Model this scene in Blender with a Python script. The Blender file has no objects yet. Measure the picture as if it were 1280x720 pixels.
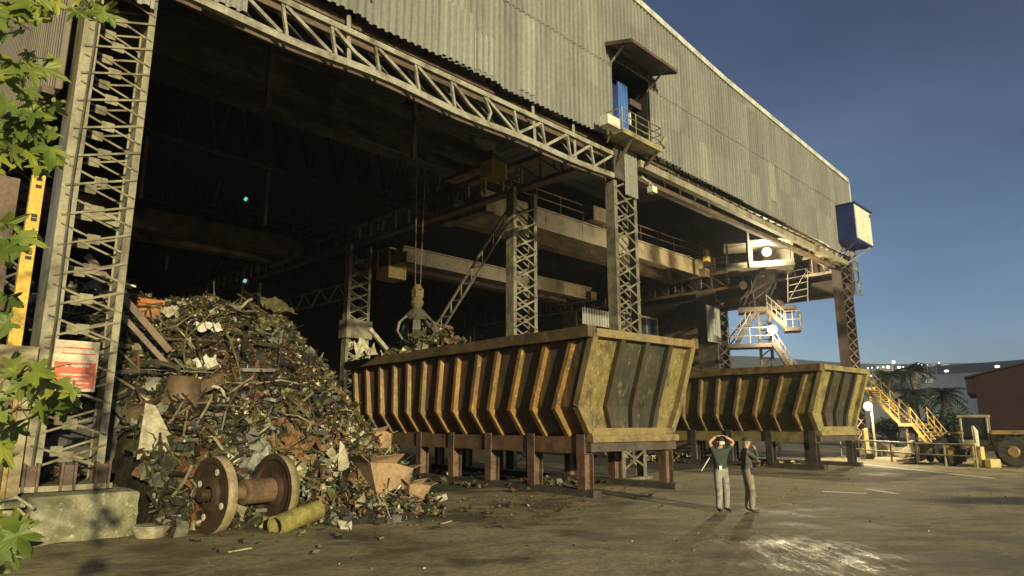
import bpy, math, random
from mathutils import Vector, Matrix, noise
R = math.radians
rnd = random.Random(7)
scene = bpy.context.scene
COL = scene.collection

# ------------------------------------------------------------------ frame of the yard
AZ = R(44.9)
EX, EY = math.sin(AZ), math.cos(AZ)          # along the hall front
P0 = (-8.77, 13.15)
RZ = R(90) - AZ
CAM_H = 2.1
F_PX = 840.0
PITCH = math.atan(170 / F_PX)

def F(t, d, z=0.0):
    """t metres along the hall front, d metres into the hall."""
    return Vector((P0[0] + EX * t - EY * d, P0[1] + EY * t + EX * d, z))

def td(X, Y):
    return ((X - P0[0]) * EX + (Y - P0[1]) * EY, -(X - P0[0]) * EY + (Y - P0[1]) * EX)

def ray(x, y):
    u = (x - 640) / F_PX
    v = (360 - y) / F_PX
    return Vector((u, math.cos(PITCH) - v * math.sin(PITCH), math.sin(PITCH) + v * math.cos(PITCH)))

def ground(x, y, z=0.0):
    d = ray(x, y)
    k = (z - CAM_H) / d.z
    return Vector((d.x * k, d.y * k, z))

def at(x, y, Y):
    d = ray(x, y)
    k = Y / d.y
    return Vector((d.x * k, d.y * k, CAM_H + d.z * k))

# ------------------------------------------------------------------ materials
def new_mat(name):
    m = bpy.data.materials.new(name)
    m.use_nodes = True
    nt = m.node_tree
    b = nt.nodes['Principled BSDF']
    return m, nt, b

def N(nt, kind, **kw):
    n = nt.nodes.new(kind)
    for k, v in kw.items():
        setattr(n, k, v)
    return n

def ramp(nt, fac, stops):
    r = N(nt, 'ShaderNodeValToRGB')
    el = r.color_ramp.elements
    while len(el) < len(stops):
        el.new(0.5)
    for e_, (p, c) in zip(el, stops):
        e_.position = p
        e_.color = (c[0], c[1], c[2], 1) if not isinstance(c, float) else (c, c, c, 1)
    nt.links.new(fac, r.inputs[0])
    return r.outputs[0]

def coords(nt, scale=(1, 1, 1)):
    tc = N(nt, 'ShaderNodeTexCoord')
    mp = N(nt, 'ShaderNodeMapping')
    mp.inputs['Scale'].default_value = scale
    nt.links.new(tc.outputs['Object'], mp.inputs[0])
    return mp.outputs[0]

def tex_noise(nt, vec, scale, detail=5, rough=0.6):
    n = N(nt, 'ShaderNodeTexNoise')
    n.inputs['Scale'].default_value = scale
    n.inputs['Detail'].default_value = detail
    n.inputs['Roughness'].default_value = rough
    nt.links.new(vec, n.inputs['Vector'])
    return n.outputs['Fac']

def mixc(nt, fac, a, b, mode='MIX'):
    m = N(nt, 'ShaderNodeMix', data_type='RGBA', blend_type=mode)
    L = nt.links
    if isinstance(fac, (int, float)):
        m.inputs[0].default_value = fac
    else:
        L.new(fac, m.inputs[0])
    for s, v in ((6, a), (7, b)):
        if isinstance(v, tuple):
            m.inputs[s].default_value = (*v, 1)
        else:
            L.new(v, m.inputs[s])
    return m.outputs[2]

def worn(name, c1, c2, scale=3.0, lo=0.42, hi=0.62, rough=0.6, metal=0.0, bump=0.15, c3=None, stretch=(1, 1, 1), fine=14.0, bdist=0.02, spec=0.5):
    """paint / steel c1 with patches of rust or dirt c2 and fine mottling."""
    m, nt, b = new_mat(name)
    v = coords(nt, stretch)
    n1 = tex_noise(nt, v, scale, 8, 0.65)
    n2 = tex_noise(nt, coords(nt), fine, 6, 0.7)
    c = mixc(nt, ramp(nt, n1, [(lo, (0., 0., 0.)), (hi, (1., 1., 1.))]), c1, c2)
    if c3:
        n3 = tex_noise(nt, v, scale * 2.7, 6, 0.7)
        c = mixc(nt, ramp(nt, n3, [(0.55, (0., 0., 0.)), (0.68, (1., 1., 1.))]), c, c3)
    g = ramp(nt, n2, [(0.25, (.62, .62, .62)), (0.75, (1.3, 1.3, 1.3))])
    c = mixc(nt, 1.0, c, g, 'MULTIPLY')
    nt.links.new(c, b.inputs['Base Color'])
    b.inputs['Roughness'].default_value = rough
    b.inputs['Metallic'].default_value = metal
    b.inputs['Specular IOR Level'].default_value = spec
    if bump:
        bp = N(nt, 'ShaderNodeBump')
        bp.inputs['Strength'].default_value = bump
        bp.inputs['Distance'].default_value = bdist
        nt.links.new(n2, bp.inputs['Height'])
        nt.links.new(bp.outputs[0], b.inputs['Normal'])
    return m

def plain(name, c, rough=0.6, metal=0.0):
    m, nt, b = new_mat(name)
    b.inputs['Base Color'].default_value = (*c, 1)
    b.inputs['Roughness'].default_value = rough
    b.inputs['Metallic'].default_value = metal
    return m

def glow(name, c, s):
    m, nt, b = new_mat(name)
    b.inputs['Base Color'].default_value = (0.8, 0.8, 0.8, 1)
    b.inputs['Emission Color'].default_value = (*c, 1)
    b.inputs['Emission Strength'].default_value = s
    return m

def cladding_mat(name, base, stain, sheet=0.9, amt=0.35):
    m, nt, b = new_mat(name)
    tc = N(nt, 'ShaderNodeTexCoord')
    L = nt.links
    sx = N(nt, 'ShaderNodeSeparateXYZ')
    L.new(tc.outputs['Object'], sx.inputs[0])
    def snap(o, s):
        d = N(nt, 'ShaderNodeMath', operation='DIVIDE'); L.new(o, d.inputs[0]); d.inputs[1].default_value = s
        f = N(nt, 'ShaderNodeMath', operation='FLOOR'); L.new(d.outputs[0], f.inputs[0])
        return f.outputs[0]
    cb = N(nt, 'ShaderNodeCombineXYZ')
    ad = N(nt, 'ShaderNodeMath', operation='ADD'); L.new(sx.outputs[0], ad.inputs[0]); L.new(sx.outputs[1], ad.inputs[1])
    L.new(snap(ad.outputs[0], sheet), cb.inputs[0]); L.new(snap(sx.outputs[2], 3.9), cb.inputs[2])
    wn = N(nt, 'ShaderNodeTexWhiteNoise', noise_dimensions='3D'); L.new(cb.outputs[0], wn.inputs[0])
    c = mixc(nt, 1.0, base, ramp(nt, wn.outputs[0], [(0, (.84, .84, .83)), (.85, (1.06, 1.06, 1.04)), (1, (1.22, 1.22, 1.2))]), 'MULTIPLY')
    streak = tex_noise(nt, coords(nt, (2.5, 2.5, 0.18)), 2.2, 7, 0.7)
    big = tex_noise(nt, coords(nt), 0.35, 5, 0.6)
    st = N(nt, 'ShaderNodeMath', operation='MULTIPLY'); L.new(ramp(nt, streak, [(.45, 0.), (.75, 1.)]), st.inputs[0]); L.new(ramp(nt, big, [(.3, .25), (.7, 1.)]), st.inputs[1])
    st2 = N(nt, 'ShaderNodeMath', operation='MULTIPLY'); L.new(st.outputs[0], st2.inputs[0]); st2.inputs[1].default_value = amt * 2
    c = mixc(nt, st2.outputs[0], c, stain)
    fine = tex_noise(nt, coords(nt), 7, 6, 0.7)
    c = mixc(nt, 1.0, c, ramp(nt, fine, [(.3, (.8, .8, .8)), (.7, (1.12, 1.12, 1.12))]), 'MULTIPLY')
    L.new(c, b.inputs['Base Color'])
    b.inputs['Roughness'].default_value = 0.55
    b.inputs['Specular IOR Level'].default_value = 0.35
    return m

M = {}
M['clad'] = cladding_mat('weathered_cladding', (.225, .23, .208), (.09, .083, .062), amt=.45)
M['clad_new'] = cladding_mat('newer_cladding', (.28, .285, .255), (.14, .13, .1), amt=.3)
M['clad_brown'] = cladding_mat('brown_cladding', (.15, .12, .085), (.05, .04, .03), amt=.4)
M['flash'] = worn('roof_flashing', (.55, .58, .5), (.3, .3, .25), 1.5, rough=.5)
M['cream_steel'] = worn('cream_steel', (.29, .27, .175), (.12, .095, .055), 1.3, .44, .64, rough=.55, stretch=(1, 1, .35))
M['col_cream'] = worn('lacing_cream', (.25, .23, .14), (.1, .075, .045), 1.6, .42, .62, rough=.6)
M['tower'] = worn('tower_rust', (.032, .024, .018), (.018, .014, .011), 2, rough=.75, spec=.2)
M['tower_rail'] = worn('tower_rail', (.08, .07, .05), (.04, .034, .026), 2, rough=.65)
M['truss'] = worn('pale_truss_paint', (.33, .32, .25), (.12, .1, .065), 1.6, .43, .66, rough=.5)
M['dark_steel'] = worn('dark_sooty_steel', (.085, .07, .055), (.04, .03, .025), 2, rough=.65)
M['brown_steel'] = worn('brown_sooty_steel', (.13, .085, .055), (.05, .035, .025), 1.2, rough=.65)
M['col_steel'] = worn('column_steel', (.19, .175, .12), (.07, .055, .035), 1.7, .42, .64, rough=.55)
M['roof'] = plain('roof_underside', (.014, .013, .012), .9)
M['crane'] = worn('crane_cream', (.2, .165, .095), (.075, .055, .035), 1.0, .45, .65, rough=.55)
M['crane_dark'] = worn('crane_brown', (.2, .13, .07), (.06, .045, .03), 1.0, .4, .6, rough=.6)
M['yellow'] = worn('yellow_paint', (.46, .35, .09), (.2, .14, .05), 2.2, .5, .75, rough=.45)
M['yellow_dirty'] = worn('dirty_yellow_paint', (.42, .28, .07), (.16, .1, .05), 2.2, .42, .65, rough=.55)
M['blue'] = worn('blue_paint', (.02, .035, .16), (.015, .02, .08), 1.5, rough=.5)
M['blue_door'] = worn('blue_sheet', (.07, .17, .5), (.05, .1, .28), 1.5, rough=.45)
M['white'] = worn('white_panel', (.62, .64, .5), (.42, .42, .3), 1.2, .5, .8, rough=.5)
M['glass'] = plain('dark_glass', (.02, .022, .025), .08)
M['rubber'] = worn('rubber', (.03, .028, .025), (.06, .05, .035), 3, rough=.85)
M['concrete'] = worn('mossy_concrete', (.30, .28, .19), (.13, .13, .06), 2.2, .42, .62, rough=.9, bump=.6, c3=(.5, .48, .36), fine=9, bdist=.06)
M['tan_panel'] = worn('tan_panel', (.36, .3, .18), (.2, .15, .08), 1.1, .42, .7, rough=.7)
M['rust1'] = worn('bucket_rust', (.12, .07, .027), (.055, .038, .02), 1.6, .4, .6, rough=.65, c3=(.2, .115, .035), stretch=(1, 1, .3))
M['rust_rib'] = worn('bucket_rib_rust', (.24, .13, .036), (.12, .07, .028), 2.3, .42, .6, rough=.6, c3=(.42, .28, .06), stretch=(1, 1, .5))
M['rim_rust'] = worn('rim_rust', (.12, .078, .03), (.06, .042, .022), 1.4, .42, .62, rough=.65, c3=(.2, .13, .045))
M['base_rust'] = worn('base_frame_rust', (.17, .10, .05), (.08, .045, .03), 1.5, rough=.65)
M['leg_rust'] = worn('leg_rust', (.16, .095, .06), (.06, .04, .03), 2, rough=.65)
M['end_yellow'] = worn('scratched_yellow_end', (.21, .17, .06), (.09, .07, .035), 2.6, .46, .6, rough=.55, c3=(.36, .32, .15), stretch=(1, 1, .45))
M['end_frame'] = worn('end_frame_yellow', (.24, .18, .075), (.13, .095, .05), 2.2, .45, .65, rough=.55)
M['end_grey'] = worn('sooty_end_panel', (.06, .056, .038), (.028, .027, .022), 1.3, .42, .62, rough=.8, spec=.25, stretch=(1, 1, .5), c3=(.15, .13, .065))
M['end_rib'] = worn('dark_end_rib', (.04, .032, .022), (.07, .05, .03), 2, rough=.6)
M['b2_panel'] = worn('olive_bucket_panel', (.2, .155, .04), (.09, .07, .03), 1.4, .42, .66, rough=.6, c3=(.28, .23, .06))
M['b2_rib'] = worn('brown_bucket_rib', (.2, .135, .05), (.09, .06, .03), 2.0, rough=.6)
M['b2_end'] = worn('olive_end', (.27, .22, .08), (.12, .1, .05), 1.6, .45, .65, rough=.6)
M['grab'] = worn('grapple_grey', (.075, .072, .055), (.06, .05, .04), 2.5, rough=.5)
M['olive_deck'] = worn('olive_deck', (.3, .26, .12), (.14, .11, .06), 1.5, rough=.6)
M['wood'] = worn('old_wood', (.24, .16, .08), (.1, .07, .04), 2, rough=.8, stretch=(1, 1, .2))
M['card'] = worn('brown_carton', (.34, .225, .13), (.2, .13, .075), 2, .42, .7, rough=.85)
M['orange'] = worn('orange_box', (.42, .15, .04), (.25, .09, .03), 3, rough=.7)
M['pale'] = worn('pale_scrap', (.42, .39, .27), (.22, .19, .12), 3, rough=.5)
M['silver'] = worn('crumpled_tin', (.42, .41, .33), (.2, .19, .14), 3, rough=.38, metal=.4)
M['olive_scrap'] = worn('olive_scrap', (.12, .11, .045), (.055, .05, .025), 3, rough=.5, metal=.2)
M['brown_scrap'] = worn('brown_scrap', (.15, .10, .055), (.08, .05, .03), 2.2, rough=.6)
M['wheel'] = worn('wheel_rust', (.06, .034, .02), (.03, .02, .014), 3, rough=.5)
M['tread'] = worn('wheel_tread', (.3, .25, .14), (.2, .15, .08), 2, rough=.5)
M['warehouse'] = worn('maroon_sheeting', (.03, .012, .010), (.022, .009, .008), .6, rough=.7, spec=.2)
M['factory'] = worn('white_render', (.78, .78, .72), (.62, .63, .6), .05, rough=.8)
M['factory_dark'] = plain('grey_cladding', (.16, .17, .2), .7)
M['rock'] = worn('boulder', (.2, .17, .12), (.1, .085, .06), 2.5, rough=.9, bump=.6)
M['hill'] = worn('dusk_hill', (.10, .11, .10), (.06, .07, .06), .01, rough=.95, bump=0)
M['palm'] = plain('palm_green', (.022, .034, .014), .6)
M['shrub'] = plain('dark_shrub', (.03, .045, .02), .6)
M['bark'] = worn('bark', (.16, .12, .07), (.07, .05, .03), 4, rough=.9, bump=.6)
M['lamp_hot'] = glow('lamp_white', (1, .86, .55), 60)
def glare_lens(name, r_):
    m, nt, b = new_mat(name)
    b.inputs['Base Color'].default_value = (.01, .01, .01, 1); b.inputs['Specular IOR Level'].default_value = 0
    ln = N(nt, 'ShaderNodeVectorMath', operation='LENGTH')
    mp = N(nt, 'ShaderNodeMapping'); mp.inputs['Scale'].default_value = (1 / r_, 0, 1 / r_)
    nt.links.new(N(nt, 'ShaderNodeTexCoord').outputs['Object'], mp.inputs[0]); nt.links.new(mp.outputs[0], ln.inputs[0])
    nt.links.new(ramp(nt, ln.outputs['Value'], [(0, (1, .9, .65)), (.5, (1, .82, .5)), (1, (1, .7, .3))]), b.inputs['Emission Color'])
    mr = ramp(nt, ln.outputs['Value'], [(.0, 1.), (.45, .5), (.7, .05), (1, .012)])  # emission fades from core to rim, painted in for the lamp's glare
    mu = N(nt, 'ShaderNodeMath', operation='MULTIPLY'); nt.links.new(mr, mu.inputs[0]); mu.inputs[1].default_value = 60
    nt.links.new(mu.outputs[0], b.inputs['Emission Strength'])
    return m
M['glare_lens'] = glare_lens('lamp_glare_lens', .34)
M['lamp_small'] = glow('far_lamp', (.9, .95, 1), 4)
M['lamp_far_warm'] = glow('far_warm_lamp', (1, .9, .55), 6)
M['lamp_green'] = glow('green_signal', (.25, 1, .8), .5)
M['cab_lit'] = glow('cab_light', (1, .8, .42), 26)
M['loader'] = worn('loader_yellow', (.38, .25, .075), (.17, .115, .05), 1.8, .42, .64, rough=.5)
M['cabframe'] = worn('cab_cream', (.34, .31, .2), (.18, .15, .1), 2.5, rough=.55)
M['paint'] = worn('road_paint', (.75, .75, .65), (.4, .36, .26), 1.6, .5, .72, rough=.7)

def leaf_mat():
    m, nt, b = new_mat('plane_leaf')
    v = coords(nt)
    n = tex_noise(nt, v, 2.2, 3, .5)
    c = ramp(nt, n, [(.26, (.05, .08, .014)), (.42, (.1, .15, .022)), (.56, (.19, .23, .03)), (.68, (.32, .32, .05)), (.76, (.26, .19, .06))])
    nt.links.new(c, b.inputs['Base Color'])
    b.inputs['Roughness'].default_value = .5
    t = N(nt, 'ShaderNodeBsdfTranslucent')
    nt.links.new(c, t.inputs[0])
    mx = N(nt, 'ShaderNodeMixShader')
    mx.inputs[0].default_value = .25
    nt.links.new(b.outputs[0], mx.inputs[1]); nt.links.new(t.outputs[0], mx.inputs[2])
    nt.links.new(mx.outputs[0], nt.nodes['Material Output'].inputs[0])
    return m
M['leaf'] = leaf_mat()

def ground_mat():
    m, nt, b = new_mat('yard_ground')
    L = nt.links
    v = coords(nt)
    n_big = tex_noise(nt, v, .13, 6, .6)
    n_mid = tex_noise(nt, v, .8, 8, .65)
    n_fine = tex_noise(nt, v, 9, 8, .7)
    n_grit = tex_noise(nt, v, 45, 3, .6)
    # tyre tracks: bands roughly along the hall front
    mp = N(nt, 'ShaderNodeMapping'); L.new(N(nt, 'ShaderNodeTexCoord').outputs['Object'], mp.inputs[0])
    mp.inputs['Rotation'].default_value = (0, 0, R(-20)); mp.inputs['Scale'].default_value = (.3, .75, 1)
    n_trk = tex_noise(nt, mp.outputs[0], 1.6, 6, .6)
    c = mixc(nt, ramp(nt, n_mid, [(.35, (0., 0., 0.)), (.65, (1., 1., 1.))]), (.34, .28, .145), (.215, .18, .095))
    c = mixc(nt, ramp(nt, n_trk, [(.46, (0., 0., 0.)), (.62, (.8, .8, .8))]), c, (.105, .088, .05))
    c = mixc(nt, ramp(nt, n_big, [(.45, (0., 0., 0.)), (.62, (.7, .7, .7))]), c, (.38, .31, .175))
    c = mixc(nt, 1.0, c, ramp(nt, n_fine, [(.25, (.45, .45, .45)), (.75, (1.5, 1.5, 1.5))]), 'MULTIPLY')
    wv = N(nt, 'ShaderNodeTexWave', wave_type='RINGS', rings_direction='Z'); wm = N(nt, 'ShaderNodeMapping'); L.new(N(nt, 'ShaderNodeTexCoord').outputs['Object'], wm.inputs[0])
    wm.inputs['Location'].default_value = (-22, 9, 0); wv.inputs['Scale'].default_value = .62; wv.inputs['Distortion'].default_value = 14; wv.inputs['Detail'].default_value = 4; wv.inputs['Detail Scale'].default_value = .5
    L.new(wm.outputs[0], wv.inputs[0])
    trk = mixc(nt, 1.0, ramp(nt, wv.outputs['Fac'], [(.62, (0., 0., 0.)), (.9, (.35, .35, .35))]), ramp(nt, tex_noise(nt, v, .3, 4, .6), [(.42, (0., 0., 0.)), (.6, (1., 1., 1.))]), 'MULTIPLY')
    c = mixc(nt, trk, c, (.10, .085, .05))
    dk = ramp(nt, tex_noise(nt, v, .42, 7, .7), [(.49, 0.), (.6, .85)])
    c = mixc(nt, dk, c, (.085, .072, .043))
    # damp area towards the right of the yard
    sp = N(nt, 'ShaderNodeSeparateXYZ'); L.new(N(nt, 'ShaderNodeTexCoord').outputs['Object'], sp.inputs[0])
    def dist(cx, cy, rx, ry):
        a = N(nt, 'ShaderNodeMath', operation='SUBTRACT'); L.new(sp.outputs[0], a.inputs[0]); a.inputs[1].default_value = cx
        a2 = N(nt, 'ShaderNodeMath', operation='DIVIDE'); L.new(a.outputs[0], a2.inputs[0]); a2.inputs[1].default_value = rx
        bb = N(nt, 'ShaderNodeMath', operation='SUBTRACT'); L.new(sp.outputs[1], bb.inputs[0]); bb.inputs[1].default_value = cy
        b2 = N(nt, 'ShaderNodeMath', operation='DIVIDE'); L.new(bb.outputs[0], b2.inputs[0]); b2.inputs[1].default_value = ry
        p1 = N(nt, 'ShaderNodeMath', operation='MULTIPLY'); L.new(a2.outputs[0], p1.inputs[0]); L.new(a2.outputs[0], p1.inputs[1])
        p2 = N(nt, 'ShaderNodeMath', operation='MULTIPLY_ADD'); L.new(b2.outputs[0], p2.inputs[0]); L.new(b2.outputs[0], p2.inputs[1]); L.new(p1.outputs[0], p2.inputs[2])
        return p2.outputs[0]
    damp0 = ramp(nt, dist(4.9, 11.6, 1.9, 2.6), [(0.1, 1.), (1, 0.)])
    mp2 = N(nt, 'ShaderNodeMapping'); L.new(N(nt, 'ShaderNodeTexCoord').outputs['Object'], mp2.inputs[0])
    mp2.inputs['Rotation'].default_value = (0, 0, R(12)); mp2.inputs['Scale'].default_value = (3.2, .45, 1)
    n_str = tex_noise(nt, mp2.outputs[0], 1.3, 7, .75)
    w1 = N(nt, 'ShaderNodeMath', operation='MULTIPLY'); L.new(ramp(nt, n_str, [(.38, 0.), (.62, 1.)]), w1.inputs[0]); L.new(ramp(nt, tex_noise(nt, v, 14, 3, .6), [(.3, .35), (.6, 1.)]), w1.inputs[1])
    wob = N(nt, 'ShaderNodeMath', operation='MULTIPLY'); L.new(damp0, wob.inputs[0]); L.new(w1.outputs[0], wob.inputs[1])
    wet = ramp(nt, wob.outputs[0], [(.1, 0.), (.8, .8)])
    c = mixc(nt, wet, c, (.1, .09, .062))
    dark_oval = mixc(nt, 1.0, ramp(nt, dist(14.6, 19.5, 3.8, 1.25), [(.35, (1., 1., 1.)), (1, (0., 0., 0.))]), ramp(nt, n_mid, [(.3, (.7, .7, .7)), (.6, (1., 1., 1.))]), 'MULTIPLY')
    c = mixc(nt, dark_oval, c, (.012, .011, .009))  # near-black oval at the right of the yard
    L.new(c, b.inputs['Base Color'])
    rr = N(nt, 'ShaderNodeMapRange'); L.new(wet, rr.inputs[0]); rr.inputs[3].default_value = .82; rr.inputs[4].default_value = .2
    rd = N(nt, 'ShaderNodeMath', operation='MULTIPLY_ADD'); L.new(dk, rd.inputs[0]); rd.inputs[1].default_value = -.3; L.new(rr.outputs[0], rd.inputs[2]); rr = rd
    rg = N(nt, 'ShaderNodeMath', operation='MULTIPLY_ADD'); L.new(n_fine, rg.inputs[0]); rg.inputs[1].default_value = .12; L.new(rr.outputs[0], rg.inputs[2])
    L.new(rg.outputs[0], b.inputs['Roughness'])
    h = N(nt, 'ShaderNodeMath', operation='MULTIPLY_ADD'); L.new(n_grit, h.inputs[0]); h.inputs[1].default_value = .25; L.new(n_fine, h.inputs[2])
    h2 = N(nt, 'ShaderNodeMath', operation='MULTIPLY_ADD'); L.new(n_mid, h2.inputs[0]); h2.inputs[1].default_value = 2.0; L.new(h.outputs[0], h2.inputs[2])
    bp = N(nt, 'ShaderNodeBump'); bp.inputs['Strength'].default_value = .5; bp.inputs['Distance'].default_value = .035
    L.new(h2.outputs[0], bp.inputs['Height']); L.new(bp.outputs[0], b.inputs['Normal'])
    return m
M['ground'] = ground_mat()

# ------------------------------------------------------------------ mesh builder
class MB:
    def __init__(self):
        self.v = []; self.f = []; self.m = []
    def add(self, vs, fs, mi=0):
        o = len(self.v)
        self.v += [tuple(p) for p in vs]
        for f in fs:
            self.f.append(tuple(i + o for i in f)); self.m.append(mi)
        return self
    def box(self, c, s, rot=None, mi=0):
        hx, hy, hz = s[0] / 2, s[1] / 2, s[2] / 2
        vs = [Vector((x, y, z)) for x in (-hx, hx) for y in (-hy, hy) for z in (-hz, hz)]
        if rot is not None:
            vs = [rot @ p for p in vs]
        c = Vector(c)
        return self.add([p + c for p in vs], [(0, 1, 3, 2), (4, 6, 7, 5), (0, 4, 5, 1), (2, 3, 7, 6), (0, 2, 6, 4), (1, 5, 7, 3)], mi)
    def span(self, a, b, mi=0):
        a = Vector(a); b = Vector(b)
        return self.box((a + b) / 2, [abs(b[i] - a[i]) for i in range(3)], None, mi)
    def bar(self, p, q, w, h, up=(0, 0, 1), mi=0):
        p = Vector(p); q = Vector(q); d = (q - p)
        L_ = d.length
        if L_ < 1e-6: return self
        d.normalize(); up = Vector(up)
        s = d.cross(up)
        if s.length < 1e-3:
            s = d.cross(Vector((1, 0, 0)))
        s.normalize(); u = s.cross(d)
        vs = []
        for c in (p, q):
            for a, b in ((-1, -1), (1, -1), (1, 1), (-1, 1)):
                vs.append(c + s * (a * w / 2) + u * (b * h / 2))
        return self.add(vs, [(3, 2, 1, 0), (4, 5, 6, 7), (0, 1, 5, 4), (1, 2, 6, 5), (2, 3, 7, 6), (3, 0, 4, 7)], mi)
    def tube(self, pts, r, n=8, mi=0, cap=True):
        pts = [Vector(p) for p in pts]
        k = len(pts)
        rs = r if isinstance(r, (list, tuple)) else [r] * k
        rings = []; prev = None
        for i, p in enumerate(pts):
            d = (pts[min(i + 1, k - 1)] - pts[max(i - 1, 0)]).normalized()
            a = prev if prev is not None else (Vector((0, 0, 1)) if abs(d.z) < .9 else Vector((1, 0, 0)))
            s = d.cross(a)
            if s.length < 1e-4: s = d.cross(Vector((0, 1, 0)))
            s.normalize(); u = s.cross(d).normalized(); prev = u
            rings.append([p + (s * math.cos(2 * math.pi * j / n) + u * math.sin(2 * math.pi * j / n)) * rs[i] for j in range(n)])
        vs = [p for rg in rings for p in rg]
        fs = [(i * n + j, i * n + (j + 1) % n, (i + 1) * n + (j + 1) % n, (i + 1) * n + j) for i in range(k - 1) for j in range(n)]
        if cap:
            fs.append(tuple(range(n - 1, -1, -1))); fs.append(tuple((k - 1) * n + j for j in range(n)))
        return self.add(vs, fs, mi)
    def prism(self, poly, fn, a, b, mi=0):
        """poly of 2-D points; fn(u,v,w)->3-D; extruded from w=a to w=b"""
        n = len(poly)
        vs = [fn(u, v, a) for u, v in poly] + [fn(u, v, b) for u, v in poly]
        fs = [tuple(range(n - 1, -1, -1)), tuple(range(n, 2 * n))] + [(i, (i + 1) % n, n + (i + 1) % n, n + i) for i in range(n)]
        return self.add(vs, fs, mi)
    def build(self, name, mats, parent=None, smooth=False, bevel=0, loc=None, rotz=None):
        me = bpy.data.meshes.new(name)
        me.from_pydata(self.v, [], self.f)
        mats = mats if isinstance(mats, (list, tuple)) else [mats]
        for m in mats:
            me.materials.append(m)
        if len(mats) > 1:
            me.polygons.foreach_set('material_index', self.m)
        if smooth:
            me.polygons.foreach_set('use_smooth', [True] * len(self.f))
        me.update()
        o = bpy.data.objects.new(name, me)
        COL.objects.link(o)
        if parent: o.parent = parent
        if loc is not None: o.location = loc
        if rotz is not None: o.rotation_euler = (0, 0, rotz)
        if bevel:
            b = o.modifiers.new('bevel', 'BEVEL'); b.width = bevel; b.segments = 2; b.limit_method = 'ANGLE'
        return o

def fix_normals(o):
    import bmesh
    bm = bmesh.new(); bm.from_mesh(o.data)
    bmesh.ops.recalc_face_normals(bm, faces=bm.faces)
    bm.to_mesh(o.data); bm.free()
    return o

def tag(o, label=None, cat=None, group=None, kind=None):
    if label: o['label'] = label
    if cat: o['category'] = cat
    if group: o['group'] = group
    if kind: o['kind'] = kind
    return o

def thing(name, label, cat, loc=(0, 0, 0), rotz=0.0, group=None):
    o = bpy.data.objects.new(name, None)
    COL.objects.link(o)
    o.location = loc; o.rotation_euler = (0, 0, rotz)
    o.empty_display_size = .2
    return tag(o, label, cat, group)

def copy_tree(o, parent=None):
    c = o.copy(); COL.objects.link(c)
    if parent: c.parent = parent
    for ch in list(o.children):
        copy_tree(ch, c)
    return c

# ------------------------------------------------------------------ SETTING: ground, hill
g = MB()
g.add([(-1500, -300, 0), (1500, -300, 0), (1500, 2500, 0), (-1500, 2500, 0)], [(0, 1, 2, 3)])
tag(g.build('ground', M['ground']), kind='structure')

def stripe(p, q, w, wear):
    m = MB(); d = (q - p); s = Vector((-d.y, d.x, 0)).normalized() * w / 2
    m.add([p - s, q - s, q + s, p + s], [(0, 1, 2, 3)])
    return tag(m.build('road_marking', M['paint'], loc=(0, 0, .005)), kind='structure')
stripe(ground(1052, 577.5), ground(1242, 598), .3, 0)
stripe(ground(1028, 614.5), ground(1084, 617), .28, 0)
stripe(ground(1084, 611.5), ground(1122, 617.5), .22, 0)

hm = MB()
nx, ny = 60, 10
vs = []
for j in range(ny + 1):
    for i in range(nx + 1):
        x = -500 + 1900 * i / nx; y = 545 + 16 * j
        hgt = 96 * math.sin(math.pi * min(1, j / ny * 1.1) * .5) * (0.72 + .28 * noise.noise(Vector((x * .004, 3.1, y * .002)))) * (1.0 - .55 * max(0, (x - 420) / 980))
        vs.append((x, y, hgt * (0 if j == 0 else 1)))
hm.add(vs, [(j * (nx + 1) + i, j * (nx + 1) + i + 1, (j + 1) * (nx + 1) + i + 1, (j + 1) * (nx + 1) + i) for j in range(ny) for i in range(nx)])
tag(hm.build('hills', M['hill'], smooth=True), kind='structure')

fl = MB(); fl.add([F(-.3, 1.6, .004), F(45.8, 1.6, .004), F(45.8, 65.5, .004), F(-.3, 65.5, .004)], [(0, 1, 2, 3)])
M['hall_floor'] = worn('dark_hall_floor', (.055, .045, .03), (.025, .022, .017), .6, rough=.9, bump=.5, c3=(.12, .095, .055))  # dark floor sheet added to cut light bouncing up inside the hall
tag(fl.build('hall_floor', M['hall_floor']), kind='structure')

# ------------------------------------------------------------------ HALL
hall = thing('steel_hall', 'huge open-fronted steel hall clad in weathered grey corrugated sheets', 'industrial hall', F(0, 0), RZ)
ROOF = [(-.6, 22.6), (19.8, 20.85), (28.2, 20.05), (38.6, 19.5), (46.4, 19.1)]
def roof_z(t):
    for (a, za), (b, zb) in zip(ROOF, ROOF[1:]):
        if t <= b:
            return za + (zb - za) * (t - a) / (b - a)
    return ROOF[-1][1]
TB = 19.1      # middle column row
TC = 44.9      # right column row
DEPTH = 66.0

def clad_bottom(t):
    s = math.floor(t / .9)
    j = ((s * 7919) % 13 - 6) / 6 * .055
    if t < .85: return 11.35 + j
    if t < 1.85: return 13.3 + j
    if t < 2.95: return 12.15 + j
    if t < 20.4: return 13.55 + j
    return 13.82 - (t - 20.4) * .016 + j * .6

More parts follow.
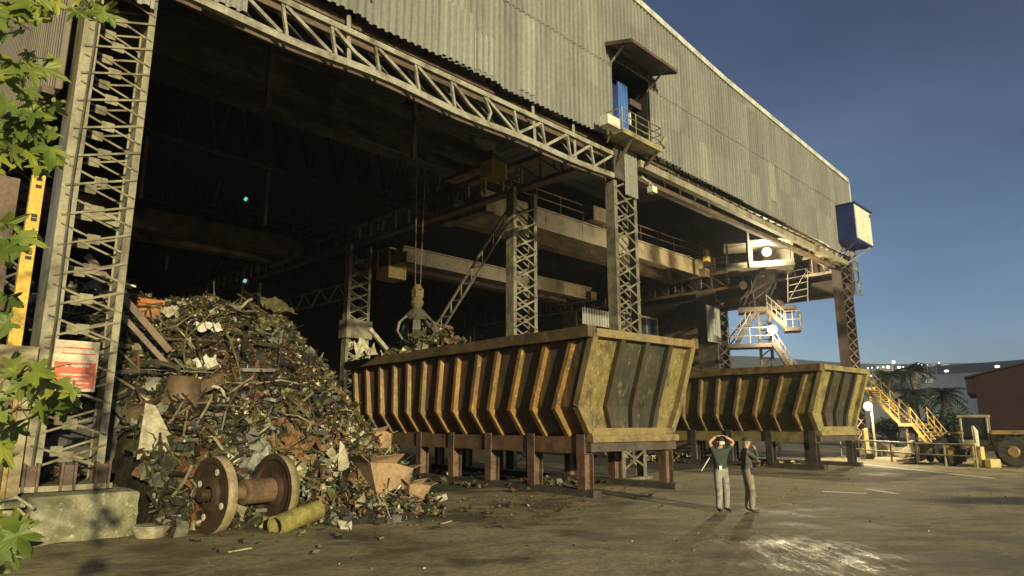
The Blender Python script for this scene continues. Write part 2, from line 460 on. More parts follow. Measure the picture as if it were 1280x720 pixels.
def corrugate(m, t0, t1, bottom, top, pitch=.27, depth=.085, hole=None, lap=None, plane=lambda t, y, z: (t, y, z)):
    n = int((t1 - t0) / pitch)
    prof = []
    for i in range(n):
        a = t0 + i * pitch
        prof += [(a, 0), (a + pitch * .30, 0), (a + pitch * .45, -depth), (a + pitch * .85, -depth)]
    prof.append((t0 + n * pitch, 0))
    for (a, ya), (b, yb) in zip(prof, prof[1:]):
        mid = (a + b) / 2
        segs = [(bottom(mid), top(mid))]
        if hole and hole[0] < mid < hole[1]:
            segs = [(bottom(mid), hole[2]), (hole[3], top(mid))]
        if lap:
            cut = lap + ((math.floor(mid / 1.08) * 37) % 11 - 5) * .004
            new = []
            for zb, zt in segs:
                new += [(zb, cut, 0.0), (cut - .12, zt, -.035)] if zb < cut < zt else [(zb, zt, 0.0 if zt <= cut else -.035)]
        else:
            new = [(zb, zt, 0.0) for zb, zt in segs]
        for zb, zt, po in new:
            if zt - zb < .05: continue
            m.add([plane(a, ya + po, zb), plane(b, yb + po, zb), plane(b, yb + po, zt), plane(a, ya + po, zt)], [(0, 1, 2, 3)])
            continue
            m.add([plane(a, ya, zb), plane(b, yb, zb), plane(b, yb, zt), plane(a, ya, zt)], [(0, 1, 2, 3)])
    return m

DOOR = (18.2, 21.05, 13.66, 17.3)
c = corrugate(MB(), -.6, 45.4, clad_bottom, lambda t: roof_z(t), hole=DOOR, lap=17.0, plane=lambda t, y, z: (t, y - .12, z))
c.build('front_cladding', M['clad'], hall)
c = corrugate(MB(), 45.45, 46.45, lambda t: 13.55, lambda t: roof_z(t), pitch=.33, plane=lambda t, y, z: (t, y - .17, z))
c.build('corner_cladding', M['clad'], hall)
# a few replaced sheets, lighter and slightly proud
for (t0, w, zb, zt) in ((9.0, 1.35, 13.62, 15.6), (10.5, .81, 13.7, 15.1), (33.0, .81, 14.6, 16.9), (12.6, .81, 13.75, 16.8), (5.4, 1.08, 14.2, 16.9), (25.1, .81, 13.8, 15.7)):
    c = corrugate(MB(), t0, t0 + w + .001, lambda t: zb, lambda t: zt, plane=lambda t, y, z: (t, y - .15, z))
    c.build('patch_sheet', M['clad_new'], hall)
c = corrugate(MB(), .1, 30, depth=.11, pitch=.3, bottom=lambda d: 8.9 + .02 * math.sin(d * 3), top=lambda d: 22.4, plane=lambda t, y, z: (-.62 + y, t, z))
c.build('side_cladding', M['clad_brown'], hall)
# roof with its flashing
r = MB()
for (a, za), (b, zb) in zip(ROOF, ROOF[1:]):
    r.add([(a, .02, za), (b, .02, zb), (b, DEPTH, zb), (a, DEPTH, za), (a, .02, za + .2), (b, .02, zb + .2), (b, DEPTH, zb + .2), (a, DEPTH, za + .2)],
          [(0, 1, 2, 3), (7, 6, 5, 4), (0, 4, 5, 1), (2, 6, 7, 3), (0, 3, 7, 4), (1, 5, 6, 2)])
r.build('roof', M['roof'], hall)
r = MB()
for (a, za), (b, zb) in zip(ROOF, ROOF[1:]):
    r.bar((a, -.16, za + .12), (b, -.16, zb + .12), .3, .3)
r.bar((46.5, -.2, 19.2), (46.5, -.2, 17.3), .16, .2, up=(1, 0, 0))
r.build('roof_flashing', M['flash'], hall)
# back and side walls
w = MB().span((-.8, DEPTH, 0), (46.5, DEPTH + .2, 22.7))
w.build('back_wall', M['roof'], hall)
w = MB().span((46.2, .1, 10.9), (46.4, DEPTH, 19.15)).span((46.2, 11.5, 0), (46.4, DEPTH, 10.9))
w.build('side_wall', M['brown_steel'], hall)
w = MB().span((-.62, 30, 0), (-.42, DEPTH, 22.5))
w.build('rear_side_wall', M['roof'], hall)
# dark horizontal rails behind the cladding
for (t0, t1, z, y, hh, mm) in ((.9, 18.2, 13.55, .35, .28, 'brown_steel'), (.9, 18.2, 13.2, .65, .22, 'brown_steel'), (20.2, 44.6, 13.75, .3, .22, 'brown_steel'),
                               (.9, 18.2, 15.8, .4, .3, 'dark_steel'), (20.2, 44.6, 16.2, .4, .3, 'dark_steel')):
    MB().bar((t0, y, z), (t1, y, z), .16, hh).build('cladding_rail', M[mm], hall)
# lintel of the right bay
MB().bar((20.1, -.02, 13.1), (44.9, -.02, 12.92), .3, .32).build('lintel_beam', M['cream_steel'], hall)
MB().bar((20.1, .5, 12.75), (44.9, .5, 12.6), .25, .25).build('lintel_beam', M['brown_steel'], hall)
for i in range(28):
    t = 20.7 + i * .87
    MB().box((t, -.02, 13.36 - (t - 20) * .007), (.12, .16, .28)).build('lintel_stub', M['brown_steel'], hall)

# door truss of the left bay
tr = MB().bar((.9, -.05, 13.0), (18.2, -.05, 13.0), .16, .17).build('door_truss', M['truss'], hall)
sag = lambda t: 12.0 + .035 * math.sin(t * 1.1) - .05 * math.sin(math.pi * t / 18) + .07 * math.exp(-((t - 7) / 2) ** 2)
lc = MB()
TT = [.9 + i * (17.3 / 24) for i in range(25)]
for a, b in zip(TT, TT[1:]):
    lc.bar((a, -.05, sag(a)), (b + .01, -.05, sag(b)), .18, .21)
lc.build('lower_chord', M['truss'], tr)
rc = MB().bar((.9, .45, 13.05), (18.2, .45, 13.05), .1, .12)
for a, b in zip(TT, TT[1:]): rc.bar((a, .45, sag(a) + .1), (b, .45, sag(b) + .1), .1, .12)
rc.build('rear_chord', M['brown_steel'], tr)
panel = 1.44
for i in range(12):
    t = .95 + i * panel
    zl = lambda q: sag(q) + .13
    bent = .22 if i == 7 else 0
    b = MB()
    pts = [Vector((t + .18, -.05, zl(t + .18))), Vector((t + .1 + bent, -.05, 12.45)), Vector((t, -.05, 12.92))]
    b.bar(pts[0], pts[1], .075, .09, up=(0, 1, 0)).bar(pts[1], pts[2], .075, .09, up=(0, 1, 0))
    b.build('post', M['truss'], tr)
    b = MB()
    if i < 8:
        p, q = Vector((t + .08, -.05, 12.9)), Vector((t + panel + .02, -.05, zl(t + panel)))
    else:
        p, q = Vector((t + .2, -.05, zl(t + .2))), Vector((t + panel * .95, -.05, 12.9))
    mid = (p + q) / 2 + Vector((0, 0, -.1 if i in (6, 3) else 0))
    b.bar(p, mid, .1, .1).bar(mid, q, .1, .1)
    b.bar((t + .1, .45, 12.95), (t + panel, .45, zl(t + panel)), .05, .05)
    b.build('brace', M['truss'], tr)
for t in (5.9, 13.6, 15.9):
    MB().bar((t, -.02, 12.1), (t - .05, .05, 13.6), .09, .09).build('hanger', M['truss'], hall)

# laced columns
def column(t0, t1, d0, d1, z0, z1, mat, pitch=.75, rise=.75, plate=True, lmat=None, chord=.2, bw=.075):
    lmat = lmat or mat
    c = MB()
    for s_, tt in ((1, t0), (-1, t1)):
        c.span((tt, d0, z0), (tt + s_ * .035, d1, z1))
        for dd, sg in ((d0, 1), (d1, -1)):
            wid = chord if s_ == 1 or chord < .25 else .14
            if sg == -1: wid *= .5
            c.span((tt + s_ * .035, dd, z0), (tt + s_ * wid, dd + sg * .03, z1))
    o = c.build('column', mat, hall)
    l = MB()
    z = z0 + .4
    while z + rise < z1 - .1:
        for k, dd in enumerate((d0 - .02, d1 + .02)):
            off = 0 if k == 0 else .08
            l.bar((t0 + .06, dd, z + off), (t1 - .01, dd, z + rise + off), .03, bw, up=(0, 0, 1))
            l.bar((t0 + .08, dd + .035 * (1 - 2 * k), z + rise + off), (t1 - .01, dd + .035 * (1 - 2 * k), z + off), .03, bw, up=(0, 0, 1))
            if plate:
                l.box(((t0 + t1) / 2, dd + .018 * (1 - 2 * k), z + rise / 2 + off), (.24, .012, .2))
        z += pitch
    l.build('lacing', lmat, o)
    p = MB().box(((t0 + t1) / 2, (d0 + d1) / 2, z0 + .05), (t1 - t0 + .3, d1 - d0 + .3, .1))
    p.build('base_plate', mat, o)
    return o
lcol = column(-.42, .93, .02, .9, .86, 22.0, M['cream_steel'], .62, .44, chord=.3, lmat=M['col_cream'], bw=.042)
MB().tube([(-.28, -.05, 1.2), (-.22, -.06, 4), (-.26, -.05, 7), (-.2, -.06, 10), (-.25, -.05, 13.5)], .025, 6).build('cable', M['dark_steel'], lcol)
st = MB()
for t in (-.3, .3, .88):
    for dt in (-.11, .11):
        st.span((t + dt - .02, -.18, .87), (t + dt + .02, .02, 1.38))
    st.span((t - .09, -.1, .87), (t + .09, -.07, 1.33))
st.build('base_stiffener', M['brown_steel'], lcol)
column(18.4, 20.0, .05, .5, 0, 13.3, M['col_steel'])
ec = column(44.0, 46.0, .05, .65, 0, 17.2, M['tower'], lmat=M['brown_steel'])
for d in (6.0, 20.2, 35.8, 51):
    column(18.3, 19.9, d - .25, d + .25, 0, 13.1, M['col_steel'])
for d in (10.2, 24, 38):
    column(44.0, 46.0, d - .8, d + .8, 0, 12.2, M['dark_steel'])
for d in (12, 24, 38):
    column(-.3, .9, d - .4, d + .4, 0, 13.1, M['dark_steel'])
MB().span((18.2, 19.75, 7.2), (20.0, 20.65, 8.3)).build('column_casing', M['col_steel'], hall)
# corrugated strip on the middle column under the balcony
c = corrugate(MB(), 19.05, 20.15, lambda t: 11.45, lambda t: 14.1, pitch=.22, depth=.05, plane=lambda t, y, z: (t, y - .06, z))
c.build('column_cladding', M['clad'], hall)
MB().span((18.25, -.1, 12.0), (18.95, -.02, 14.2)).build('column_shadow_plate', M['dark_steel'], hall)  # dark plate put in for the shade left of the corrugated strip

# runway girders on the column rows
def runway(t, mat, z=13.15):
    gdr = MB()
    gdr.bar((t, .3, z + .1), (t, DEPTH - 1, z + .1), .5, .2)
    gdr.bar((t, .3, z + 1.35), (t, DEPTH - 1, z + 1.35), .5, .18)
    gdr.bar((t, .3, z + 1.55), (t, DEPTH - 1, z + 1.55), .1, .14)
    o = gdr.build('runway_girder', mat, hall)
    p = MB()
    d = .8
    while d < 58:
        p.bar((t, d, z + .2), (t, d, z + 1.27), .1, .14)
        p.bar((t, d, z + .2), (t, d + 1.3, z + 1.27), .05, .06)
        d += 1.3
    p.build('web_posts', mat, o)
    d = 1.2
    while d < 45:
        i = MB()
        for k in range(3):
            i.tube([(t - .38, d, z + .42 + k * .24), (t - .38, d, z + .55 + k * .24)], [.1, .06], 8)
        i.bar((t - .38, d, z + .3), (t - .38, d, z + 1.2), .03, .03)
        i.build('insulator', M['col_steel'], o)
        d += 2.35
    h = MB()
    for zz in (1.55, 2.05, 2.5):
        h.bar((t - .6, 2, z + zz), (t - .6, 55, z + zz), .035, .035)
    d = 2
    while d < 55:
        h.bar((t - .6, d, z + 1.4), (t - .6, d, z + 2.5), .035, .035); d += 2.4
    h.build('handrail', M['dark_steel'], o)
    return o
runway(TB, M['brown_steel'])
runway(TC - .3, M['brown_steel'], 12.25)
runway(.4, M['brown_steel'])
# plated girder over the open side of the right bay, diagonal braces
MB().span((45.4, .7, 10.9), (45.6, 40, 13.6)).build('plate_girder', M['tower'], hall)
MB().span((44.1, 4.6, 10.55), (45.3, 5.6, 10.9)).build('bracket', M['brown_steel'], hall)
def strut(p, q, w, mat, name='strut', step=.55, ax=(1, 0, 0)):
    p = Vector(p); q = Vector(q); d = (q - p).normalized(); s_ = Vector(ax).cross(d).normalized() * w / 2
    m = MB().bar(p + s_, q + s_, .09, .09).bar(p - s_, q - s_, .09, .09)
    n = int((q - p).length / step)
    for i in range(n):
        a = p + d * (i * step); b = p + d * ((i + 1) * step)
        sg = 1 if i % 2 else -1
        m.bar(a + s_ * sg, b - s_ * sg, .05, .05)
    return m.build(name, mat, hall)
strut((TB, 6.6, 12.4), (TB, 13.2, 6.0), .55, M['col_steel'])
strut((44.6, 9.3, 7.7), (44.6, 5.8, 11.0), .4, M['dark_steel'])
strut((TB, 21.5, 10.4), (TB, 36, 10.4), 1.0, M['col_steel'], 'bracing_truss', 1.1)
strut((TB, 36.5, 10.4), (TB, 50, 10.4), 1.0, M['col_steel'], 'bracing_truss', 1.1)
strut((.3, 24.5, 7.3), (.3, 37.5, 7.3), 1.2, M['dark_steel'], 'bracing_truss', 1.3)
# lit cladding panel and lean-to far inside the right bay
c = corrugate(MB(), 42.2, 44.2, lambda t: 8.1, lambda t: 10.85, pitch=.4, depth=.06, plane=lambda t, y, z: (t, y + 9.2, z))
c.build('inner_cladding', M['clad'], hall)
c = corrugate(MB(), 33.5, 36.6, lambda t: 9.0, lambda t: 10.2, pitch=.3, plane=lambda t, y, z: (t, y + 14, z))
c.build('inner_cladding', M['clad'], hall)
fr = MB().span((36.9, 14, 8.55), (43, 14.1, 8.7)).span((36.9, 14, 10.3), (43, 14.1, 10.42))
for t in (37, 38.5, 40, 41.5, 43): fr.span((t - .06, 13.98, 8.7), (t + .06, 14.12, 10.3))
wn = fr.build('inner_window', M['col_steel'], hall)
MB().span((36.95, 14.14, 8.6), (42.95, 14.2, 10.4)).build('pane', M['glass'], wn)
# roof trusses deep in the dark
for d in (6, 20, 36, 51):
    m = MB()
    m.bar((.5, d, 16.6), (45, d, 16.0), .25, .25)
    for i in range(24):
        a = .5 + i * 1.85
        m.bar((a, d, 16.6), (a + .9, d, roof_z(a + .9) - .3), .12, .12)
        m.bar((a + .9, d, roof_z(a + .9) - .3), (a + 1.85, d, 16.55), .12, .12)
    m.build('roof_truss', M['tower'], hall)
    for t in (6.5, 13):
        MB().bar((t, d + .5, 13.2), (t, d + .5, 17), .18, .18).build('hanger_post', M['brown_steel'], hall)

# opening with canopy, blue door and balcony above the middle column
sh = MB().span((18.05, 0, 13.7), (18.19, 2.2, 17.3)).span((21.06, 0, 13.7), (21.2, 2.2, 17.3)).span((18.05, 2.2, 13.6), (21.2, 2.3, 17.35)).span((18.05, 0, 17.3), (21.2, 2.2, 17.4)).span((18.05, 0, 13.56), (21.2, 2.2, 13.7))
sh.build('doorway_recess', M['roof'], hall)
cn = MB()
cn.add([(17.65, -.1, 17.72), (21.3, -.1, 17.66), (21.15, -1.5, 17.28), (17.7, -1.5, 17.3), (17.65, -.1, 17.8), (21.3, -.1, 17.74), (21.15, -1.5, 17.36), (17.7, -1.5, 17.38)],
       [(0, 1, 2, 3), (7, 6, 5, 4), (0, 4, 5, 1), (1, 5, 6, 2), (2, 6, 7, 3), (3, 7, 4, 0)])
for t in (17.7, 21.2): cn.bar((t, -.15, 17.7), (t, -1.52, 17.28), .08, .16)
cn.bar((17.7, -1.52, 17.3), (21.15, -1.52, 17.28), .08, .14)
can = cn.build('door_canopy', M['brown_steel'], hall)
for t in (17.95, 20.9): MB().bar((t, -.12, 16.75), (t, -1.0, 17.4), .07, .07).build('bracket', M['cream_steel'], can)
dr = MB().span((19.35, .35, 13.72), (20.05, .42, 16.9))
for t in (19.5, 19.7, 19.9): dr.span((t - .03, .32, 13.8), (t + .03, .35, 16.8))
d_ = dr.build('blue_door', M['blue_door'], hall)
MB().span((20.06, .28, 15.0), (20.16, .4, 15.6)).build('handle', M['white'], d_)
MB().span((18.4, .36, 13.72), (19.3, .42, 16.6)).build('dark_blue_door', M['blue'], hall)
bl = MB().span((17.65, -.98, 13.5), (20.5, -.1, 13.62))
bl.span((17.65, -1.03, 13.46), (20.5, -.98, 13.68))
bal = bl.build('balcony', M['olive_deck'], hall)
hr = MB()
for z in (13.95, 14.25, 14.55):
    hr.tube([(17.65, -.15, z), (17.65, -1.0, z), (20.48, -1.0, z), (20.48, -.15, z)], .024, 6)
for t in (17.65, 18.6, 19.55, 20.48): hr.tube([(t, -1.0, 13.6), (t, -1.0, 14.57)], .026, 6)
hr.build('handrail', M['cream_steel'], bal)
MB().bar((18.4, -.9, 13.45), (18.4, -.1, 12.5), .09, .09).build('bracket', M['brown_steel'], bal)
MB().bar((20.3, -.9, 13.45), (20.3, -.3, 13.0), .09, .09).build('bracket', M['brown_steel'], bal)
f_ = thing('wall_floodlight', 'boxy pale floodlight at the left end of the balcony', 'floodlight', F(17.1, -.8, 13.5), RZ)
MB().box((0, 0, .25), (.8, .42, .42)).build('housing', M['white'], f_, bevel=.02)
MB().box((0, -.215, .25), (.68, .02, .32)).build('lens', M['white'], f_)
MB().bar((.2, .1, .1), (.6, .6, -.2), .06, .06).build('arm', M['cream_steel'], f_)
f2 = thing('wall_floodlight', 'small tilted floodlight on the right end of the balcony rail', 'floodlight', F(20.85, -.9, 13.85), RZ)
MB().box((0, 0, .2), (.3, .12, .5), Matrix.Rotation(.6, 3, 'Y')).build('housing', M['cream_steel'], f2, bevel=.01)
MB().bar((-.2, 0, -.12), (0, 0, .1), .05, .05).build('arm', M['brown_steel'], f2)
f3 = thing('wall_floodlight', 'little white lamp on an arm on the middle column', 'floodlight', F(20.35, -.3, 12.0), RZ)
MB().box((.35, 0, 0), (.36, .3, .28)).build('housing', M['white'], f3, bevel=.02)
MB().bar((-.3, .1, .45), (.6, .1, .3), .07, .12).bar((.2, .05, .1), (.2, .05, .4), .05, .05).build('arm', M['cream_steel'], f3)

# blue and white cabinet on the right corner
cb = thing('corner_cabinet', 'blue cabinet with a white front bracketed to the right corner of the hall', 'cabinet', F(43.4, -.2, 14.1), RZ)
MB().span((0, -1.15, 0), (3.2, 0, 2.5)).build('body', M['blue'], cb, bevel=.02)
MB().span((.06, -1.19, .12), (3.14, -1.15, 2.44)).build('front_panel', M['white'], cb)
MB().span((-.06, -1.3, 2.502), (3.32, .0, 2.58)).build('roof', M['blue'], cb)
MB().bar((.3, -1.0, -.03), (.3, .1, -.9), .12, .12).build('bracket', M['blue'], cb)
MB().bar((2.9, -1.05, -.03), (1.5, .1, -1.2), .14, .14).build('bracket', M['blue'], cb)
MB().box((2.95, -1.21, 2.2), (.12, .04, .2)).build('lamp', M['dark_steel'], cb)
lad = MB()
for t in (45.2, 46.2): lad.bar((t, -.35, 10.8), (t, -.35, 13.3), .1, .08)
for z in (10.9, 11.7, 12.5, 13.2): lad.bar((44.9, -.35, z), (46.6, -.35, z), .08, .1)
lad.build('access_ladder', M['col_steel'], hall)

# ------------------------------------------------------------------ overhead cranes
def crane(label, d, t0, t1, z, gap, mats, cab=None, hand=True, hgt=1.35):
    o = thing('overhead_crane', label, 'overhead crane', F(0, d, z), RZ, 'overhead cranes inside the hall')
    for i, dd in enumerate((0, gap)):
        m = MB().span((t0, dd - .3, .25), (t1, dd + .3, hgt)).span((t0, dd - .42, hgt), (t1, dd + .42, hgt + .08)).span((t0, dd - .42, .17), (t1, dd + .42, .25))
        for k in range(int((t1 - t0) / 3.4)):
            m.span((t0 + 1.8 + k * 3.4, dd - .312, .3), (t0 + 1.83 + k * 3.4, dd - .302, hgt - .04))
        m.build('girder', mats[i], o)
    for t in (t0 + .3, t1 - .3):
        MB().span((t - .35, -.8, .1), (t + .35, gap + .8, .75)).build('end_carriage', M['crane_dark'], o)
    if hand:
        h = MB()
        for zz in (hgt + .6, hgt + 1.1): h.bar((t0, -.5, zz), (t1, -.5, zz), .04, .04)
        t = t0
        while t <= t1: h.bar((t, -.5, hgt), (t, -.5, hgt + 1.1), .04, .04); t += 2.1
        h.build('handrail', M['brown_steel'], o)
    if cab:
        ct, cd, cz = cab
        cbm = MB()
        for a in (-.6, .6):
            for b in (-.6, .6):
                cbm.bar((ct + a, cd + b, cz), (ct + a, cd + b, cz + 1.7), .12, .12)
        cbm.span((ct - .66, cd - .66, cz + 1.7), (ct + .66, cd + .66, cz + 1.8)).span((ct - .66, cd - .66, cz - .1), (ct + .66, cd + .66, cz)).span((ct - .62, cd - .64, cz), (ct + .62, cd - .58, cz + .65)).span((ct - .64, cd - .62, cz), (ct - .58, cd + .62, cz + .65)).span((ct - .2, cd - .64, cz + .65), (ct + .62, cd - .58, cz + 1.7))
        c_ = cbm.build('cab', M['yellow'], o)
        MB().span((ct - .55, cd - .6, cz + .66), (ct - .25, cd - .58, cz + 1.68)).span((ct - .6, cd - .55, cz + .66), (ct - .585, cd + .55, cz + 1.68)).build('window', M['glass'], c_)
    return o
cr1 = crane('double-girder overhead crane behind the scrap heap in the left bay, railing on top', 27, .9, 18.4, 13.2, 2.6, (M['crane_dark'], M['crane_dark']))
cr2 = crane('cream double-girder overhead crane just inside the right bay', 10.2, 20.0, 43.4, 13.05, 2.3, (M['crane'], M['crane_dark']))
MB().span((29, -.9, 1.6), (31.5, 3.2, 2.5)).build('trolley', M['crane_dark'], cr2)
MB().box((43.6, -.55, 1.9), (.5, .3, .9)).build('control_box', M['yellow'], cr2)
cr3 = crane('brown overhead crane deep in the right bay with a yellow cab', 17.4, 20.2, 38.5, 11.55, 2.0, (M['crane'], M['crane_dark']), cab=(20.6, 1.4, -.55), hand=False, hgt=1.1)
cr4 = crane('dark overhead crane in the left bay carrying the scrap grapple', 7.4, .9, 18.4, 14.3, 2.0, (M['dark_steel'], M['dark_steel']), hand=False)
MB().span((17.3, -1.2, -.75), (18.3, -.4, .05)).build('cab', M['yellow'], cr4)
MB().span((13.6, -.8, 1.45), (16.2, 2.8, 2.3)).build('trolley', M['dark_steel'], cr4)
for i, (x, y, d) in enumerate(((308, 250, 26.3), (307, 352, 34.5))):
    pass
sg = thing('signal_lamp', 'small green signal lamp glowing above the left bay crane', 'lamp', at(308, 250, 36) , 0)
MB().box((0, 0, 0), (.22, .18, .35)).build('housing', M['dark_steel'], sg); MB().box((0, -.1, .02), (.17, .03, .2), Matrix.Rotation(.4, 3, 'Y')).build('lens', M['lamp_green'], sg)
sg = thing('signal_lamp', 'small green signal lamp glowing on the deep column above the heap', 'lamp', at(307, 352, 37), 0)
MB().box((0, 0, 0), (.22, .18, .35)).build('housing', M['dark_steel'], sg); MB().box((0, -.1, .02), (.17, .03, .2), Matrix.Rotation(.4, 3, 'Y')).build('lens', M['lamp_green'], sg)

# grapple
gp = thing('scrap_grapple', 'pale orange-peel grapple closing on the scrap above the nearer bucket', 'grapple', F(14.7, 8.2, 5.85), RZ)
hk = MB().tube([(0, 0, 1.25), (0, 0, 1.5), (0, 0, 1.75)], [.16, .3, .2], 10).box((0, 0, 1.95), (.42, .34, .4)).tube([(0, 0, 2.1), (0, 0, 2.35)], [.26, .12], 10)
hk.build('hook_block', worn('hook_yellow', (.14, .11, .045), (.07, .055, .03), 3), gp, bevel=.01)
rp = MB()
for a in (-.14, .14): rp.tube([(a, 0, 2.2), (a * 2, 0, 9.9)], .025, 5)
rp.build('rope', M['dark_steel'], gp)
hb = MB().tube([(0, 0, .75), (0, 0, .95), (0, 0, 1.15), (0, 0, 1.3)], [.42, .5, .34, .15], 12)
hb.build('head', M['grab'], gp)
for k in range(5):
    a = k * 2 * math.pi / 5 + .3
    pr = [(.4, .95), (.85, .62), (.95, .2), (.7, -.15), (.3, -.3)]
    wd = [.16, .3, .34, .24, .05]
    m = MB(); vs = []
    for (rr_, zz), w_ in zip(pr, wd):
        for s_, th in ((-1, 0), (1, 0), (1, .09), (-1, .09)):
            x = rr_ - th; y = s_ * w_ / 2
            vs.append((x * math.cos(a) - y * math.sin(a), x * math.sin(a) + y * math.cos(a), zz))
    fs = []
    for i in range(4):
        for j in range(4):
            fs.append((i * 4 + j, i * 4 + (j + 1) % 4, i * 4 + 4 + (j + 1) % 4, i * 4 + 4 + j))
    m.add(vs, fs + [(3, 2, 1, 0), (16, 17, 18, 19)])
    m.tube([(.3 * math.cos(a), .3 * math.sin(a), 1.1), (.86 * math.cos(a), .86 * math.sin(a), .5)], .06, 6)
    m.build('tine', M['grab'], gp)

# ------------------------------------------------------------------ stair tower with lit cabin
tw = thing('stair_tower', 'steel stair tower with a lit cabin on top inside the right bay', 'stair tower', F(40.6, 4.1, 0), R(-18))
column_m = MB()
for x in (-.35, .35):
    for y in (-.3, .3):
        column_m.bar((x, y, 0), (x, y, 12.4), .16, .16)
z = .3
while z < 12:
    for y in (-.3, .3):
        column_m.bar((-.35, y, z), (.35, y, z + .55), .05, .05)
    column_m.span((-.3, -.05, z + .5), (.3, .05, z + .56)); z += .62
column_m.build('mast', M['tower'], tw)
def flight(p, q, w, mats, nsteps, rail=True, parent=None):
    """stair flight from p (low) to q (high), width along local y"""
    p = Vector(p); q = Vector(q); d = q - p
    side = Vector((-d.y, d.x, 0)).normalized() * w / 2
    m = MB()
    for s_ in (-1, 1): m.bar(p + side * s_, q + side * s_, .05, .24)
    o = m.build('stringer', mats[0], parent)
    m = MB(); dirh = Vector((d.x, d.y, 0)).normalized()
    for i in range(nsteps):
        c_ = p + d * ((i + .5) / nsteps)
        m.bar(c_ - side * .95, c_ + side * .95, .26, .04, up=(0, 0, 1))
    m.build('steps', mats[0], parent)
    if rail:
        m = MB()
        for s_ in (-1, 1):
            for h in (.5, 1.0): m.tube([p + side * s_ + Vector((0, 0, h)), q + side * s_ + Vector((0, 0, h))], .028, 6)
            for i in range(5):
                c_ = p + d * (i / 4) + side * s_
                m.tube([c_, c_ + Vector((0, 0, 1.0))], .028, 6)
        m.build('handrail', mats[1], parent)
def deck(x0, x1, y0, y1, z, mats, parent, sides='lfr'):
    MB().span((x0, y0, z - .25), (x1, y1, z)).build('landing', mats[0], parent)
    m = MB()
    P = {'l': ((x0, y0), (x0, y1)), 'f': ((x0, y0), (x1, y0)), 'r': ((x1, y0), (x1, y1)), 'b': ((x0, y1), (x1, y1))}
    for k in sides:
        a, b = P[k]
        for h in (.5, 1.05): m.tube([(*a, z + h), (*b, z + h)], .03, 6)
        for f in (0, .5, 1): m.tube([(a[0] + (b[0] - a[0]) * f, a[1] + (b[1] - a[1]) * f, z), (a[0] + (b[0] - a[0]) * f, a[1] + (b[1] - a[1]) * f, z + 1.05)], .03, 6)
    m.build('handrail', mats[1], parent)
TM = (M['tower'], M['tower_rail'])
deck(-2.4, .4, -1.0, .4, 7.3, TM, tw)
deck(1.2, 2.2, -1.0, .4, 8.3, TM, tw, 'fr')
deck(1.2, 2.2, -1.0, .4, 4.7, TM, tw, 'fr')
deck(-2.4, -.4, -1.0, .4, 2.6, TM, tw)
flight((1.3, -.7, 8.3), (.2, -.7, 9.5), .6, TM, 6, True, tw)
flight((-1.9, -.1, 7.3), (-.5, -.1, 9.5), .6, TM, 8, True, tw)
flight((1.8, -.7, 4.7), (.4, -.7, 7.3), .7, TM, 9, True, tw)
flight((-1.5, -.7, 2.6), (1.2, -.7, 4.7), .7, TM, 9, True, tw)
MB().span((-1.6, -1.0, 9.5), (2.0, 1.0, 9.72)).build('platform', M['tower'], tw)
mc = MB()
for (x, y, z, r_, l_) in ((-1.2, -.6, 11.3, .26, .5), (.1, -.7, 12.0, .2, .5)):
    mc.tube([(x, y - l_ / 2, z), (x, y + l_ / 2, z)], r_, 12)
for (x0, x1, z0, z1) in ((-.8, .5, 9.7, 11.0), (-.5, .9, 11.0, 12.3), (-1.5, -1.0, 9.7, 10.6)): mc.span((x0, -.4, z0), (x1, .7, z1))
for k in range(9): mc.bar((rnd.uniform(-1.5, .2), -.6, rnd.uniform(9.8, 11)), (rnd.uniform(-.8, 1.2), -.5, rnd.uniform(11, 12.3)), .09, .09)
mc.build('machinery', M['tower'], tw)
rg = MB()
for x in (1.3, 2.5): rg.tube([(x + .2, -1.1, 9.9), (x + .35, -1.1, 12.1)], .04, 6)
for k in range(5): rg.tube([(1.5, -1.1, 10.1 + k * .45), (2.75, -1.1, 10.3 + k * .45)], .03, 6)
rg.tube([(1.5, -1.1, 9.95), (2.8, -1.1, 12.0)], .03, 6)
rg.build('guard_frame', M['tower_rail'], tw)
cabm = MB()
for x in (-2.1, -.55, 2.0):
    for y in (-1.2, 1.2): cabm.bar((x, y, 12.55), (x, y, 14.05), .14, .14)
cabm.span((-2.2, -1.3, 12.35), (2.1, 1.3, 12.56)).span((-2.3, -1.4, 14.05), (2.2, 1.4, 14.2)).span((-2.1, 1.17, 12.56), (2.0, 1.23, 12.9)).span((-2.1, -1.23, 12.56), (2.0, -1.17, 12.75)).span((.3, 1.17, 12.9), (2.0, 1.23, 14.05))
cabin = cabm.build('cabin', M['tower_rail'], tw)
MB().span((-2.05, -1.15, 12.561), (1.95, 1.1, 12.6)).build('floor', M['tower_rail'], cabin)
MB().tube([(-.75, -1.5, 12.3), (-.75, -1.5, 14.9)], .12, 8).build('post', M['tower'], cabin)

